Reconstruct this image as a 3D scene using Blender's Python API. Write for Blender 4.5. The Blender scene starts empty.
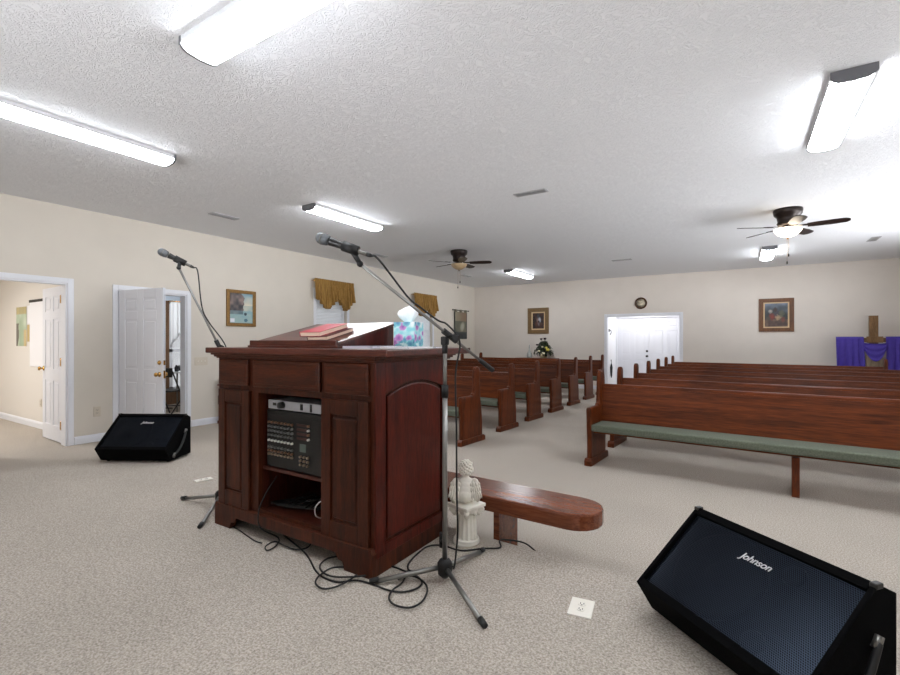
import bpy, bmesh, math, random
from mathutils import Vector, Matrix
R = math.radians
random.seed(7)
sc = bpy.context.scene
COL = sc.collection

# ------------------------------------------------------------------ colour + materials
def lin(c):
    out = []
    for v in c[:3]:
        v /= 255.0
        out.append(v / 12.92 if v <= .04045 else ((v + .055) / 1.055) ** 2.4)
    return (*out, 1.0)

MATS = {}
def _base(name):
    m = bpy.data.materials.new(name); m.use_nodes = True
    nt = m.node_tree
    return m, nt, nt.nodes['Principled BSDF']

def plain(name, rgb, rough=.5, metal=0., noise=0., nscale=40., bump=0., emit=None, estr=0., coat=0., trans=0.):
    if name in MATS: return MATS[name]
    m, nt, b = _base(name)
    b.inputs['Base Color'].default_value = lin(rgb)
    b.inputs['Roughness'].default_value = rough
    b.inputs['Metallic'].default_value = metal
    b.inputs['Coat Weight'].default_value = coat
    b.inputs['Transmission Weight'].default_value = trans
    if emit:
        b.inputs['Emission Color'].default_value = lin(emit); b.inputs['Emission Strength'].default_value = estr
    if noise or bump:
        tc = nt.nodes.new('ShaderNodeTexCoord'); n = nt.nodes.new('ShaderNodeTexNoise')
        n.inputs['Scale'].default_value = nscale; n.inputs['Detail'].default_value = 4
        nt.links.new(tc.outputs['Object'], n.inputs['Vector'])
        if noise:
            r = nt.nodes.new('ShaderNodeValToRGB')
            c = lin(rgb)
            r.color_ramp.elements[0].position = .3; r.color_ramp.elements[1].position = .7
            r.color_ramp.elements[0].color = (*[v * (1 - noise) for v in c[:3]], 1)
            r.color_ramp.elements[1].color = (*[min(1, v * (1 + noise)) for v in c[:3]], 1)
            nt.links.new(n.outputs['Fac'], r.inputs['Fac']); nt.links.new(r.outputs['Color'], b.inputs['Base Color'])
        if bump:
            bp = nt.nodes.new('ShaderNodeBump'); bp.inputs['Strength'].default_value = bump; bp.inputs['Distance'].default_value = .004
            nt.links.new(n.outputs['Fac'], bp.inputs['Height']); nt.links.new(bp.outputs['Normal'], b.inputs['Normal'])
    MATS[name] = m
    return m

def wood(name, dark, light, axis='Z', rough=.35, scale=9., coat=.25, ring=.12):
    if name in MATS: return MATS[name]
    m, nt, b = _base(name)
    tc = nt.nodes.new('ShaderNodeTexCoord'); mp = nt.nodes.new('ShaderNodeMapping')
    s = [scale, scale, scale]; s['XYZ'.index(axis)] = scale * ring
    mp.inputs['Scale'].default_value = s
    n1 = nt.nodes.new('ShaderNodeTexNoise'); n1.inputs['Scale'].default_value = 1.6; n1.inputs['Detail'].default_value = 5; n1.inputs['Distortion'].default_value = 1.2
    n2 = nt.nodes.new('ShaderNodeTexNoise'); n2.inputs['Scale'].default_value = 14; n2.inputs['Detail'].default_value = 3
    nt.links.new(tc.outputs['Object'], mp.inputs['Vector'])
    nt.links.new(mp.outputs['Vector'], n1.inputs['Vector']); nt.links.new(mp.outputs['Vector'], n2.inputs['Vector'])
    mx = nt.nodes.new('ShaderNodeMath'); mx.operation = 'MULTIPLY_ADD'; mx.inputs[1].default_value = .45
    nt.links.new(n2.outputs['Fac'], mx.inputs[0])
    m2 = nt.nodes.new('ShaderNodeMath'); m2.operation = 'MULTIPLY'; m2.inputs[1].default_value = .55
    nt.links.new(n1.outputs['Fac'], m2.inputs[0]); nt.links.new(m2.outputs[0], mx.inputs[2])
    r = nt.nodes.new('ShaderNodeValToRGB'); r.color_ramp.elements[0].position = .36; r.color_ramp.elements[1].position = .66
    r.color_ramp.elements[0].color = lin(dark); r.color_ramp.elements[1].color = lin(light)
    nt.links.new(mx.outputs[0], r.inputs['Fac']); nt.links.new(r.outputs['Color'], b.inputs['Base Color'])
    b.inputs['Roughness'].default_value = rough; b.inputs['Coat Weight'].default_value = coat; b.inputs['Coat Roughness'].default_value = .25
    b.inputs['Specular IOR Level'].default_value = .22
    MATS[name] = m
    return m

def carpet():
    m, nt, b = _base('carpet_pile')
    tc = nt.nodes.new('ShaderNodeTexCoord')
    n = nt.nodes.new('ShaderNodeTexNoise'); n.inputs['Scale'].default_value = 120; n.inputs['Detail'].default_value = 3; n.inputs['Roughness'].default_value = .7
    n2 = nt.nodes.new('ShaderNodeTexNoise'); n2.inputs['Scale'].default_value = 1.2; n2.inputs['Detail'].default_value = 2
    nt.links.new(tc.outputs['Object'], n.inputs['Vector']); nt.links.new(tc.outputs['Object'], n2.inputs['Vector'])
    r = nt.nodes.new('ShaderNodeValToRGB'); e = r.color_ramp.elements
    e[0].position = .32; e[1].position = .68; e[0].color = lin((138, 129, 119)); e[1].color = lin((205, 196, 185))
    nt.links.new(n.outputs['Fac'], r.inputs['Fac'])
    mx = nt.nodes.new('ShaderNodeMixRGB'); mx.blend_type = 'MULTIPLY'; mx.inputs['Fac'].default_value = .35
    r2 = nt.nodes.new('ShaderNodeValToRGB'); r2.color_ramp.elements[0].position = .35; r2.color_ramp.elements[1].position = .65
    r2.color_ramp.elements[0].color = (.80, .80, .80, 1); r2.color_ramp.elements[1].color = (1, 1, 1, 1)
    nt.links.new(n2.outputs['Fac'], r2.inputs['Fac'])
    nt.links.new(r.outputs['Color'], mx.inputs['Color1']); nt.links.new(r2.outputs['Color'], mx.inputs['Color2'])
    nt.links.new(mx.outputs['Color'], b.inputs['Base Color'])
    b.inputs['Roughness'].default_value = .95; b.inputs['Specular IOR Level'].default_value = .1
    bp = nt.nodes.new('ShaderNodeBump'); bp.inputs['Strength'].default_value = .5; bp.inputs['Distance'].default_value = .006
    nt.links.new(n.outputs['Fac'], bp.inputs['Height']); nt.links.new(bp.outputs['Normal'], b.inputs['Normal'])
    return m

def ceiling_mat():
    m, nt, b = _base('stippled_ceiling')
    tc = nt.nodes.new('ShaderNodeTexCoord')
    n = nt.nodes.new('ShaderNodeTexNoise'); n.inputs['Scale'].default_value = 13; n.inputs['Detail'].default_value = 4; n.inputs['Distortion'].default_value = 2.6; n.inputs['Roughness'].default_value = .6
    nt.links.new(tc.outputs['Object'], n.inputs['Vector'])
    r = nt.nodes.new('ShaderNodeValToRGB'); e = r.color_ramp.elements
    e[0].position = .44; e[0].color = (0, 0, 0, 1); e[1].position = .60; e[1].color = (0, 0, 0, 1)
    k = e.new(.52); k.color = (1, 1, 1, 1)
    nt.links.new(n.outputs['Fac'], r.inputs['Fac'])
    bp = nt.nodes.new('ShaderNodeBump'); bp.inputs['Strength'].default_value = .55; bp.inputs['Distance'].default_value = .014
    nt.links.new(r.outputs['Color'], bp.inputs['Height']); nt.links.new(bp.outputs['Normal'], b.inputs['Normal'])
    b.inputs['Base Color'].default_value = lin((240, 241, 244)); b.inputs['Roughness'].default_value = .9
    b.inputs['Specular IOR Level'].default_value = .15
    return m

def grille_mat():
    m, nt, b = _base('perforated_steel')
    b.inputs['Base Color'].default_value = lin((40, 45, 54)); b.inputs['Metallic'].default_value = 1.0; b.inputs['Roughness'].default_value = .33
    tc = nt.nodes.new('ShaderNodeTexCoord'); mp = nt.nodes.new('ShaderNodeMapping'); mp.inputs['Scale'].default_value = (150, 150, 0)
    nt.links.new(tc.outputs['Object'], mp.inputs['Vector'])
    v = nt.nodes.new('ShaderNodeTexVoronoi'); v.voronoi_dimensions = '2D'; v.inputs['Scale'].default_value = 1.0; v.inputs['Randomness'].default_value = 0.0
    # staggered rows of holes: shear the square lattice
    sep = nt.nodes.new('ShaderNodeSeparateXYZ'); cmb = nt.nodes.new('ShaderNodeCombineXYZ')
    ma = nt.nodes.new('ShaderNodeMath'); ma.operation = 'MULTIPLY_ADD'; ma.inputs[1].default_value = .5
    nt.links.new(mp.outputs['Vector'], sep.inputs[0]); nt.links.new(sep.outputs['Y'], ma.inputs[0]); nt.links.new(sep.outputs['X'], ma.inputs[2])
    nt.links.new(ma.outputs[0], cmb.inputs['X']); nt.links.new(sep.outputs['Y'], cmb.inputs['Y']); nt.links.new(cmb.outputs[0], v.inputs['Vector'])
    gt = nt.nodes.new('ShaderNodeMath'); gt.operation = 'GREATER_THAN'; gt.inputs[1].default_value = .36
    nt.links.new(v.outputs['Distance'], gt.inputs[0]); nt.links.new(gt.outputs[0], b.inputs['Alpha'])
    return m

def paint_mat(name, rough=.6):
    """shows a colour attribute: used only for printed or painted pictures"""
    if name in MATS: return MATS[name]
    m, nt, b = _base(name)
    a = nt.nodes.new('ShaderNodeVertexColor'); a.layer_name = 'print'
    nt.links.new(a.outputs['Color'], b.inputs['Base Color']); b.inputs['Roughness'].default_value = rough
    MATS[name] = m
    return m

M_WALL = plain('cream_wall_paint', (214, 207, 196), .75, noise=.02, nscale=3)
M_WALLB = plain('back_wall_paint', (216, 208, 199), .75, noise=.02, nscale=3)
M_WALLO = plain('side_room_wall_paint', (220, 215, 208), .75)
M_TRIM = plain('white_trim_paint', (226, 228, 234), .4)
M_DOORW = plain('white_door_paint', (222, 224, 231), .4)
M_CARPET = carpet(); M_CEIL = ceiling_mat(); M_GRILLE = grille_mat()
M_PUL_V = wood('cherry_vertical', (44, 18, 8), (84, 39, 20), 'Z', .45, 11, coat=.03)
M_PUL_H = wood('cherry_horizontal', (48, 19, 8), (90, 41, 21), 'X', .42, 11, coat=.03)
M_PUL_S = wood('cherry_side', (52, 13, 6), (92, 29, 16), 'Z', .36, 9, coat=.06)
M_PUL_T = wood('cherry_top', (56, 23, 15), (96, 46, 34), 'X', .3, 10, coat=.3)
M_PUL_IN = wood('cherry_inside', (52, 20, 12), (84, 36, 22), 'Z', .5, 9)
M_PEW_H = wood('pew_oak_long', (60, 23, 4), (118, 56, 19), 'X', .36, 9, coat=.06, ring=.06)
M_PEW_V = wood('pew_oak_end', (58, 22, 4), (108, 50, 18), 'Z', .40, 9, coat=.05)
M_BENCH = wood('altar_bench_wood', (84, 40, 22), (132, 72, 44), 'X', .26, 9, coat=.4, ring=.08)
M_GREEN = plain('green_upholstery', (94, 100, 86), .85, noise=.25, nscale=90, bump=.3)
M_STAND = plain('chromed_steel', (138, 137, 134), .32, .8)
M_STANDD = plain('dull_steel', (118, 116, 112), .38, .8)
M_BLK = plain('black_plastic', (16, 16, 17), .4)
M_BLKR = plain('black_rubber', (11, 11, 12), .6)
M_CARPETBLK = plain('black_speaker_carpet', (6, 6, 7), .95, noise=.3, nscale=220, bump=.2)
M_CONE = plain('speaker_cone_paper', (6, 6, 7), .7)
M_MESHBALL = plain('microphone_mesh', (98, 102, 106), .45, .5, noise=.3, nscale=420, bump=.5)
M_BRASS = plain('polished_brass', (196, 152, 84), .25, .9)
M_CERAM = plain('glazed_white_ceramic', (228, 224, 214), .42, noise=.05, nscale=40, bump=.15)
M_LENS = plain('lit_acrylic_lens', (255, 255, 255), .4, emit=(244, 249, 255), estr=24.0)
M_CAP = plain('shaded_end_cap', (92, 92, 96), .5)  # backlit shade on white plastic caps, put into the grey
M_TRAY = plain('white_fixture_metal', (206, 207, 210), .5)
M_FAN = wood('fan_blade_wood', (24, 15, 12), (44, 28, 22), 'X', .35, 9)
M_FANB = plain('dark_bronze', (34, 24, 20), .35, .5)
M_BOWLON = plain('lit_frosted_bowl', (250, 240, 225), .4, emit=(255, 238, 214), estr=6)
M_BOWLOFF = plain('unlit_alabaster_bowl', (176, 152, 118), .35, noise=.12, nscale=12)
M_VENT = plain('vent_metal', (172, 172, 174), .5); M_VENTD = plain('vent_slot_dark', (96, 96, 98), .7)
M_GOLD = plain('gilt_frame', (132, 98, 50), .4, .35, noise=.25, nscale=40)
M_WALNUT = wood('walnut_frame', (78, 48, 26), (128, 84, 50), 'Z', .4, 14)
M_MATB = plain('cream_picture_mount', (214, 186, 148), .8)
M_IVORY = plain('ivory_plate', (206, 196, 180), .45); M_SLOT = plain('socket_slot', (40, 36, 32), .6)
M_WHITEP = plain('white_plate', (232, 228, 218), .45)
M_VAL = wood('gold_valance_fold_shade', (112, 80, 36), (186, 146, 80), 'Z', .7, 22, coat=0, ring=.05)  # dark streaks stand in for shade in the gathered folds
M_BLIND = plain('white_blind_slat', (226, 230, 234), .5)
M_PURPLE = plain('purple_cloth', (66, 48, 150), .7, noise=.1, nscale=15)
M_CROSS = wood('rough_cross_wood', (86, 62, 38), (142, 110, 76), 'Z', .7, 9, coat=0)
M_PALEW = wood('pale_stand_wood', (120, 104, 84), (158, 142, 120), 'Z', .7, 9, coat=0)
M_RED = plain('red_book_cloth', (166, 48, 58), .5); M_MAROON = plain('maroon_book_cloth', (84, 28, 26), .5)
M_PAGES = plain('book_pages', (232, 206, 186), .8, noise=.08, nscale=300)
M_PAPER = plain('white_paper', (236, 236, 240), .35); M_TISSUE = plain('white_tissue', (244, 244, 248), .8)
M_LEAF = plain('dark_green_leaf', (38, 50, 26), .5, noise=.3, nscale=20); M_YEL = plain('yellow_petals', (214, 202, 96), .7)
M_CREAM = plain('cream_petals', (222, 214, 180), .7); M_DKR = plain('dark_red_petals', (44, 18, 20), .7)
M_GLASSY = plain('pale_glass', (220, 226, 222), .1, trans=.5)
M_PANELW = wood('brown_wall_panel', (84, 62, 46), (122, 94, 72), 'Z', .5, 4)
M_BLUEW = plain('pale_blue_grey_paint', (184, 196, 212), .7)

# ------------------------------------------------------------------ mesh builder
class MB:
    def __init__(s, off=(0, 0, 0)):
        s.bm = bmesh.new(); s.off = Vector(off)
    def v(s, p): return s.bm.verts.new(Vector(p) - s.off)
    def _merge(s, tb, smooth=False, M=None):
        if M is not None: bmesh.ops.transform(tb, matrix=M, verts=tb.verts)
        bmesh.ops.translate(tb, vec=-s.off, verts=tb.verts)
        if smooth:
            for f in tb.faces: f.smooth = True
        me = bpy.data.meshes.new('tmp'); tb.to_mesh(me); tb.free(); s.bm.from_mesh(me); bpy.data.meshes.remove(me)
    def box(s, lo, hi, bev=0., seg=2, M=None):
        tb = bmesh.new()
        vs = [tb.verts.new((x, y, z)) for z in (lo[2], hi[2]) for y in (lo[1], hi[1]) for x in (lo[0], hi[0])]
        for f in ((0, 2, 3, 1), (4, 5, 7, 6), (0, 1, 5, 4), (2, 6, 7, 3), (0, 4, 6, 2), (1, 3, 7, 5)): tb.faces.new([vs[i] for i in f])
        if bev: bmesh.ops.bevel(tb, geom=tb.edges[:], offset=bev, segments=seg, affect='EDGES', profile=.5)
        s._merge(tb, M=M); return s
    def prism(s, poly, axis, a, b, bev=0., M=None, smooth=False):
        """poly in the two remaining axes (in x,y,z order), extruded along axis a..b"""
        tb = bmesh.new()
        def P(p, t):
            q = list(p); q.insert('xyz'.index(axis), t); return q
        A_ = [tb.verts.new(P(p, a)) for p in poly]; B_ = [tb.verts.new(P(p, b)) for p in poly]
        n = len(poly)
        tb.faces.new(A_[::-1]); tb.faces.new(B_)
        for i in range(n):
            f = tb.faces.new((A_[i], A_[(i + 1) % n], B_[(i + 1) % n], B_[i])); f.smooth = smooth
        bmesh.ops.recalc_face_normals(tb, faces=tb.faces[:])
        if bev:
            es = [e for e in tb.edges if any(len(f.verts) == n and n != 4 for f in e.link_faces)] if n > 4 else tb.edges[:]
            bmesh.ops.bevel(tb, geom=es, offset=bev, segments=2, affect='EDGES', profile=.5)
        s._merge(tb, M=M); return s
    def rod(s, p0, p1, r0, r1=None, seg=12, cap=True):
        r1 = r0 if r1 is None else r1
        p0, p1 = Vector(p0), Vector(p1); d = p1 - p0
        q = d.to_track_quat('Z', 'Y').to_matrix().to_4x4()
        tb = bmesh.new()
        bmesh.ops.create_cone(tb, cap_ends=cap, segments=seg, radius1=r0, radius2=r1, depth=d.length)
        for f in tb.faces: f.smooth = len(f.verts) == 4
        s._merge(tb, M=Matrix.Translation((p0 + p1) / 2) @ q); return s
    def lathe(s, prof, center=(0, 0, 0), seg=24, axis=(0, 0, 1), smooth=True, sx=1., sy=1., cap=True):
        tb = bmesh.new(); rings = []
        for r, z in prof:
            rings.append([tb.verts.new((r * sx * math.cos(2 * math.pi * i / seg), r * sy * math.sin(2 * math.pi * i / seg), z)) for i in range(seg)])
        for a, b in zip(rings, rings[1:]):
            for i in range(seg):
                f = tb.faces.new((a[i], a[(i + 1) % seg], b[(i + 1) % seg], b[i])); f.smooth = smooth
        if cap and prof[0][0] > 1e-5: tb.faces.new(rings[0][::-1])
        if cap and prof[-1][0] > 1e-5: tb.faces.new(rings[-1])
        bmesh.ops.remove_doubles(tb, verts=tb.verts, dist=1e-6)
        q = Vector(axis).to_track_quat('Z', 'Y').to_matrix().to_4x4()
        s._merge(tb, M=Matrix.Translation(center) @ q); return s
    def ball(s, c, r, M=None, sub=2):
        tb = bmesh.new(); bmesh.ops.create_icosphere(tb, subdivisions=sub, radius=1)
        rr = (r, r, r) if not hasattr(r, '__len__') else r
        T = Matrix.Translation(c) @ (M if M is not None else Matrix.Identity(4)) @ Matrix.Diagonal((*rr, 1))
        s._merge(tb, smooth=True, M=T); return s
    def tube(s, pts, r, seg=8, close=False):
        pts = [Vector(p) for p in pts]; tb = bmesh.new(); rings = []; n = len(pts); up = Vector((0, 0, 1))
        prev = None
        for i, p in enumerate(pts):
            t = (pts[min(i + 1, n - 1)] - pts[max(i - 1, 0)])
            t = t.normalized() if t.length > 1e-9 else Vector((0, 0, 1))
            a = prev - t * prev.dot(t) if prev is not None else (up if abs(t.z) < .9 else Vector((1, 0, 0)))
            a = a - t * a.dot(t)
            a = a.normalized() if a.length > 1e-6 else t.orthogonal().normalized()
            prev = a; b = t.cross(a)
            rings.append([tb.verts.new(p + (a * math.cos(2 * math.pi * k / seg) + b * math.sin(2 * math.pi * k / seg)) * r) for k in range(seg)])
        for x, y in zip(rings, rings[1:]):
            for k in range(seg):
                f = tb.faces.new((x[k], x[(k + 1) % seg], y[(k + 1) % seg], y[k])); f.smooth = True
        tb.faces.new(rings[0][::-1]); tb.faces.new(rings[-1])
        s._merge(tb); return s
    def sheet(s, fn, nu, nv, thick=0.):
        """fn(u,v)->point; closed sheet of given thickness along its normals"""
        tb = bmesh.new()
        g = [[tb.verts.new(fn(i / nu, j / nv)) for j in range(nv + 1)] for i in range(nu + 1)]
        for i in range(nu):
            for j in range(nv):
                f = tb.faces.new((g[i][j], g[i + 1][j], g[i + 1][j + 1], g[i][j + 1])); f.smooth = True
        if thick:
            tb.normal_update()
            bmesh.ops.solidify(tb, geom=tb.faces[:], thickness=thick)
            for f in tb.faces: f.smooth = True
        s._merge(tb); return s
    def build(s, name, mat, parent=None, recalc=True):
        if recalc: bmesh.ops.recalc_face_normals(s.bm, faces=s.bm.faces[:])
        me = bpy.data.meshes.new(name); s.bm.to_mesh(me); s.bm.free()
        o = bpy.data.objects.new(name, me); COL.objects.link(o)
        me.materials.append(mat)
        if parent is not None: o.parent = parent
        elif s.off.length: o.location = s.off
        return o

def spline(pts, n=8):
    """Catmull-Rom through pts"""
    P = [Vector(p) for p in pts]; out = []
    for i in range(len(P) - 1):
        a, b, c, d = P[max(i - 1, 0)], P[i], P[i + 1], P[min(i + 2, len(P) - 1)]
        for k in range(n):
            t = k / n
            out.append(.5 * ((2 * b) + (c - a) * t + (2 * a - 5 * b + 4 * c - d) * t * t + (3 * b - a - 3 * c + d) * t ** 3))
    out.append(P[-1]); return out

# ------------------------------------------------------------------ scene tree helpers
def tag(o, label, cat, group=None, kind=None):
    o['label'] = label; o['category'] = cat
    if group: o['group'] = group
    if kind: o['kind'] = kind
    return o
def thing(name, label, cat, loc=(0, 0, 0), rotz=0., group=None):
    o = bpy.data.objects.new(name, None); COL.objects.link(o); o.empty_display_size = .1
    o.location = loc; o.rotation_euler = (0, 0, rotz)
    return tag(o, label, cat, group)
def struct(o, label=None, cat=None):
    o['kind'] = 'structure'
    if label: o['label'] = label
    if cat: o['category'] = cat
    return o
def sempty(name, label, cat, loc=(0, 0, 0)):
    o = bpy.data.objects.new(name, None); COL.objects.link(o); o.location = loc
    return struct(o, label, cat)
def dup(root, loc, rotz=None, label=None, skip=()):
    r = root.copy(); COL.objects.link(r); r.location = loc
    if rotz is not None: r.rotation_euler = (0, 0, rotz)
    if label: r['label'] = label
    for ch in list(root.children):
        if ch.name.split('.')[0] in skip: continue
        c = ch.copy(); COL.objects.link(c); c.parent = r
        for g in list(ch.children):
            d = g.copy(); COL.objects.link(d); d.parent = c
    return r

# ------------------------------------------------------------------ the room
XL, XR, YB, YF, ZC, PZ = -7.12, 3.1, 12.75, -1.5, 2.99, .16
struct(MB().box((-11, YF, -.1), (XR + .1, 14.1, 0)).build('floor', M_CARPET), 'beige grey carpeted main floor of the hall', 'floor')
struct(MB().box((XL - .14, YF, ZC), (XR + .1, YB + .12, ZC + .1)).build('ceiling', M_CEIL), 'grey white stippled ceiling over the hall', 'ceiling')
def edgeY(x): return 2.41 - .05 * (x + 1.0)
platform = MB().prism([(-5.45, YF), (XR, YF), (XR, edgeY(XR)), (-5.45, edgeY(-5.45))], 'z', 0, PZ, bev=.012).build('floor_platform', M_CARPET)
struct(platform, 'carpeted low platform that carries the pulpit', 'platform')

def wall_with_openings(name, mat, axis, t0, t1, a0, a1, z1, holes, label):
    """wall slab running along y (axis='y', t = x range) or along x (axis='x', t = y range)"""
    m = MB()
    def B(s0, s1, za, zb):
        if axis == 'y': m.box((t0, s0, za), (t1, s1, zb))
        else: m.box((s0, t0, za), (s1, t1, zb))
    cur = a0
    for (h0, h1, zb, zt) in holes:
        B(cur, h0, 0, z1)
        if zb > 0: B(h0, h1, 0, zb)
        B(h0, h1, zt, z1); cur = h1
    B(cur, a1, 0, z1)
    return struct(m.build(name, mat), label, 'wall')
D1, D2, D3 = (1.52, 2.345, 2.03), (2.895, 3.81, 2.005), (-3.06, -1.285, 1.965)
W1, W2 = (6.33, 7.18), (9.52, 10.4)
wall_with_openings('wall_left', M_WALL, 'y', XL - .14, XL, YF, YB + .12, ZC, [(D1[0], D1[1], 0, D1[2]), (D2[0], D2[1], 0, D2[2]), (W1[0], W1[1], .85, 2.3), (W2[0], W2[1], .85, 2.3)], 'cream left wall with two doorways and two curtained windows')
wall_with_openings('wall_back', M_WALLB, 'x', YB, YB + .12, XL, XR + .1, ZC, [(D3[0], D3[1], 0, D3[2])], 'off white back wall behind the pews')
RW = [(3.8, 4.7), (5.9, 7.5), (8.0, 9.4)]  # openings added out of view so daylight reaches the ceiling
wall_with_openings('wall_right', M_WALL, 'y', XR, XR + .1, YF, YB, ZC, [(a, b, .85, 2.3) for a, b in RW], 'cream right wall with a row of added windows')
FW = [(-2.8, -1.4), (1.0, 2.2)]  # two more openings added behind the camera to spread the daylight
wall_with_openings('wall_front', M_WALL, 'x', YF - .1, YF, -11, XR + .1, ZC, [(a, b, .85, 2.3) for a, b in FW], 'cream wall at the platform end with two added windows')

# baseboards (profiled)
def baseboard(name, axis, t, s0, s1, sgn, mat=M_TRIM):
    prof = [(0, 0), (sgn * .016, 0), (sgn * .016, .07), (sgn * .010, .088), (sgn * .004, .097), (0, .1)]
    if axis == 'y': return MB().prism([(t + a, z) for a, z in prof], 'y', s0, s1)
    return MB().prism([(t + a, z) for a, z in prof], 'x', s0, s1)
for a, b in ((YF, D1[0] - .07), (D1[1] + .07, D2[0] - .07), (D2[1] + .07, YB)):
    struct(baseboard('b', 'y', XL, a, b, 1).build('baseboard_left', M_TRIM), 'white baseboard along the left wall', 'baseboard')
for a, b in ((XL, D3[0] - .07), (D3[1] + .07, XR)):
    struct(baseboard('b', 'x', YB, a, b, -1).build('baseboard_back', M_TRIM), 'white baseboard along the back wall', 'baseboard')
# thin bead where wall meets ceiling on the left
# ---- side rooms
struct(MB().box((-10.9, YF, 0), (-10.8, 2.6, 2.6)).build('wall_office_far', M_WALLO), 'cream far wall of the side room', 'wall')
struct(MB().box((-10.9, 2.6, 0), (XL - .14, 2.7, 2.6)).build('wall_office_side', M_WALLO), 'cream wall of the side room beyond the open doorway', 'wall')
struct(MB().box((-10.9, YF, 2.6), (XL - .14, 6.3, 2.7)).build('ceiling_office', plain('office_ceiling', (220, 220, 220), .9)), 'side room ceiling', 'ceiling')
struct(baseboard('b', 'x', 2.6, -10.8, XL - .14, -1).build('baseboard_office', M_TRIM), 'white baseboard of the side room', 'baseboard')
struct(baseboard('b', 'y', -10.8, YF, 2.6, 1).build('baseboard_office_far', M_TRIM), 'white baseboard of the side room far wall', 'baseboard')
m = MB(); m.box((-10.1, 2.7, 0), (-10.0, 5.02, 2.14)); m.box((-10.1, 5.9, 0), (-10, 6.3, 2.14)); m.box((-10.1, 5.02, 0), (-10, 5.9, .3))
struct(m.build('wall_kitchen_far', M_PANELW), 'brown panelled wall of the far side room', 'wall')
struct(MB().box((-10.1, 2.7, 2.14), (-10.0, 6.3, 2.6)).build('trim_1', M_BLUEW), 'pale blue grey band above the panelling', 'trim')
struct(MB().box((-10.1, 6.2, 0), (XL - .14, 6.3, 2.6)).build('wall_kitchen_side', M_PANELW), 'brown side wall of the far side room', 'wall')

def casing(m, axis, t, s0, s1, zt, sgn, w=.062, d=.018):
    def B(a0, a1, za, zb):
        lo, hi = sorted((t, t + sgn * d))
        if axis == 'y': m.box((lo, a0, za), (hi, a1, zb), .004)
        else: m.box((a0, lo, za), (a1, hi, zb), .004)
    B(s0 - w, s0, 0, zt + w); B(s1, s1 + w, 0, zt + w); B(s0, s1, zt, zt + w)
def jamb(m, axis, t0, t1, s0, s1, zt, w=.018):
    if axis == 'y':
        m.box((t0, s0, 0), (t1, s0 + w, zt)); m.box((t0, s1 - w, 0), (t1, s1, zt)); m.box((t0, s0 + w, zt - w), (t1, s1 - w, zt))
    else:
        m.box((s0, t0, 0), (s0 + w, t1, zt)); m.box((s1 - w, t0, 0), (s1, t1, zt)); m.box((s0 + w, t0, zt - w), (s1 - w, t1, zt))

def leaf(w, h, t=.036):
    """six-panel door slab; hinge edge at x=0, extends +x, thickness along y"""
    m = MB(); a = t / 2; c = .115 * w / .8; mid = w / 2
    m.box((0, -a + .009, 0), (w, a - .009, h))
    st = [(0, c), (mid - c * .45, mid + c * .45), (w - c, w)]
    rails = [(0, .2), (.78, .93), (1.58, 1.69), (h - .12, h)]
    for x0, x1 in st: m.box((x0, -a, 0), (x1, a, h), .003, 1)
    for z0, z1 in rails:
        m.box((c, -a, z0), (mid - c * .45, a, z1), .003, 1); m.box((mid + c * .45, -a, z0), (w - c, a, z1), .003, 1)
    for x0, x1 in ((c, mid - c * .45), (mid + c * .45, w - c)):
        for z0, z1 in ((.2, .78), (.93, 1.58), (1.69, h - .12)):
            g = .028
            m.box((x0 + g, -a + .002, z0 + g), (x1 - g, a - .002, z1 - g), .006, 1)
    return m
def knob(p, side, mat, parent, r=.028, long=.06):
    k = MB(); y = side
    k.lathe([(.032, 0), (.032, .006), (.012, .01), (.011, long * .55), (r * .8, long * .62), (r, long * .8), (r * .8, long), (0, long + .002)], p, 16, (0, side, 0))
    return k.build('door_knob', mat, parent)

# door 1 : side room, leaf swung back into that room
d1 = sempty('door_1', 'open white doorway into the bright side room', 'door', (XL, D1[1], 0))
m = MB((XL, D1[1], 0)); casing(m, 'y', XL, D1[0], D1[1], D1[2], 1); casing(m, 'y', XL - .14, D1[0], D1[1], D1[2], -1); jamb(m, 'y', XL - .14, XL, D1[0], D1[1], D1[2])
m.build('door_frame', M_TRIM, d1)
lf = leaf(.745, 2.0).build('door_leaf', M_DOORW, d1)
lf.location = (-.17, .016, .012); lf.rotation_euler = (0, 0, R(177.7))
for z in (.22, 1.03, 1.83):
    h = MB(); h.box((-.004, -.024, z - .05), (.05, -.0185, z + .05)); h.box((-.004, .0185, z - .05), (.05, .024, z + .05)); h.rod((-.008, .022, z - .055), (-.008, .022, z + .055), .008)
    h.build('hinge', M_BRASS, lf)
for s_ in (-1, 1): knob((.69, s_ * .018, .93), s_, M_BRASS, lf)

# door 2 : leaf swung into the hall
d2 = sempty('door_2', 'white six panel door standing open into the hall', 'door', (XL, D2[0], 0))
m = MB((XL, D2[0], 0)); casing(m, 'y', XL, D2[0], D2[1], D2[2], 1); casing(m, 'y', XL - .14, D2[0], D2[1], D2[2], -1); jamb(m, 'y', XL - .14, XL, D2[0], D2[1], D2[2])
m.build('door_frame', M_TRIM, d2)
lf2 = leaf(.87, 1.98).build('door_leaf', M_DOORW, d2)
lf2.location = (.022, .022, .012); lf2.rotation_euler = (0, 0, R(9.5))
for s_ in (-1, 1):
    knob((.805, s_ * .018, .87), s_, M_BRASS, lf2)
    MB().lathe([(.03, 0), (.028, .008), (.014, .01), (.014, .022), (0, .023)], (.805, s_ * .018, 1.02), 16, (0, s_, 0)).build('deadbolt', M_BRASS, lf2)
MB().box((.868, -.012, .82), (.873, .012, .92)).box((.868, -.012, .99), (.873, .012, 1.05)).build('latch_plate', M_BRASS, lf2)

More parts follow.
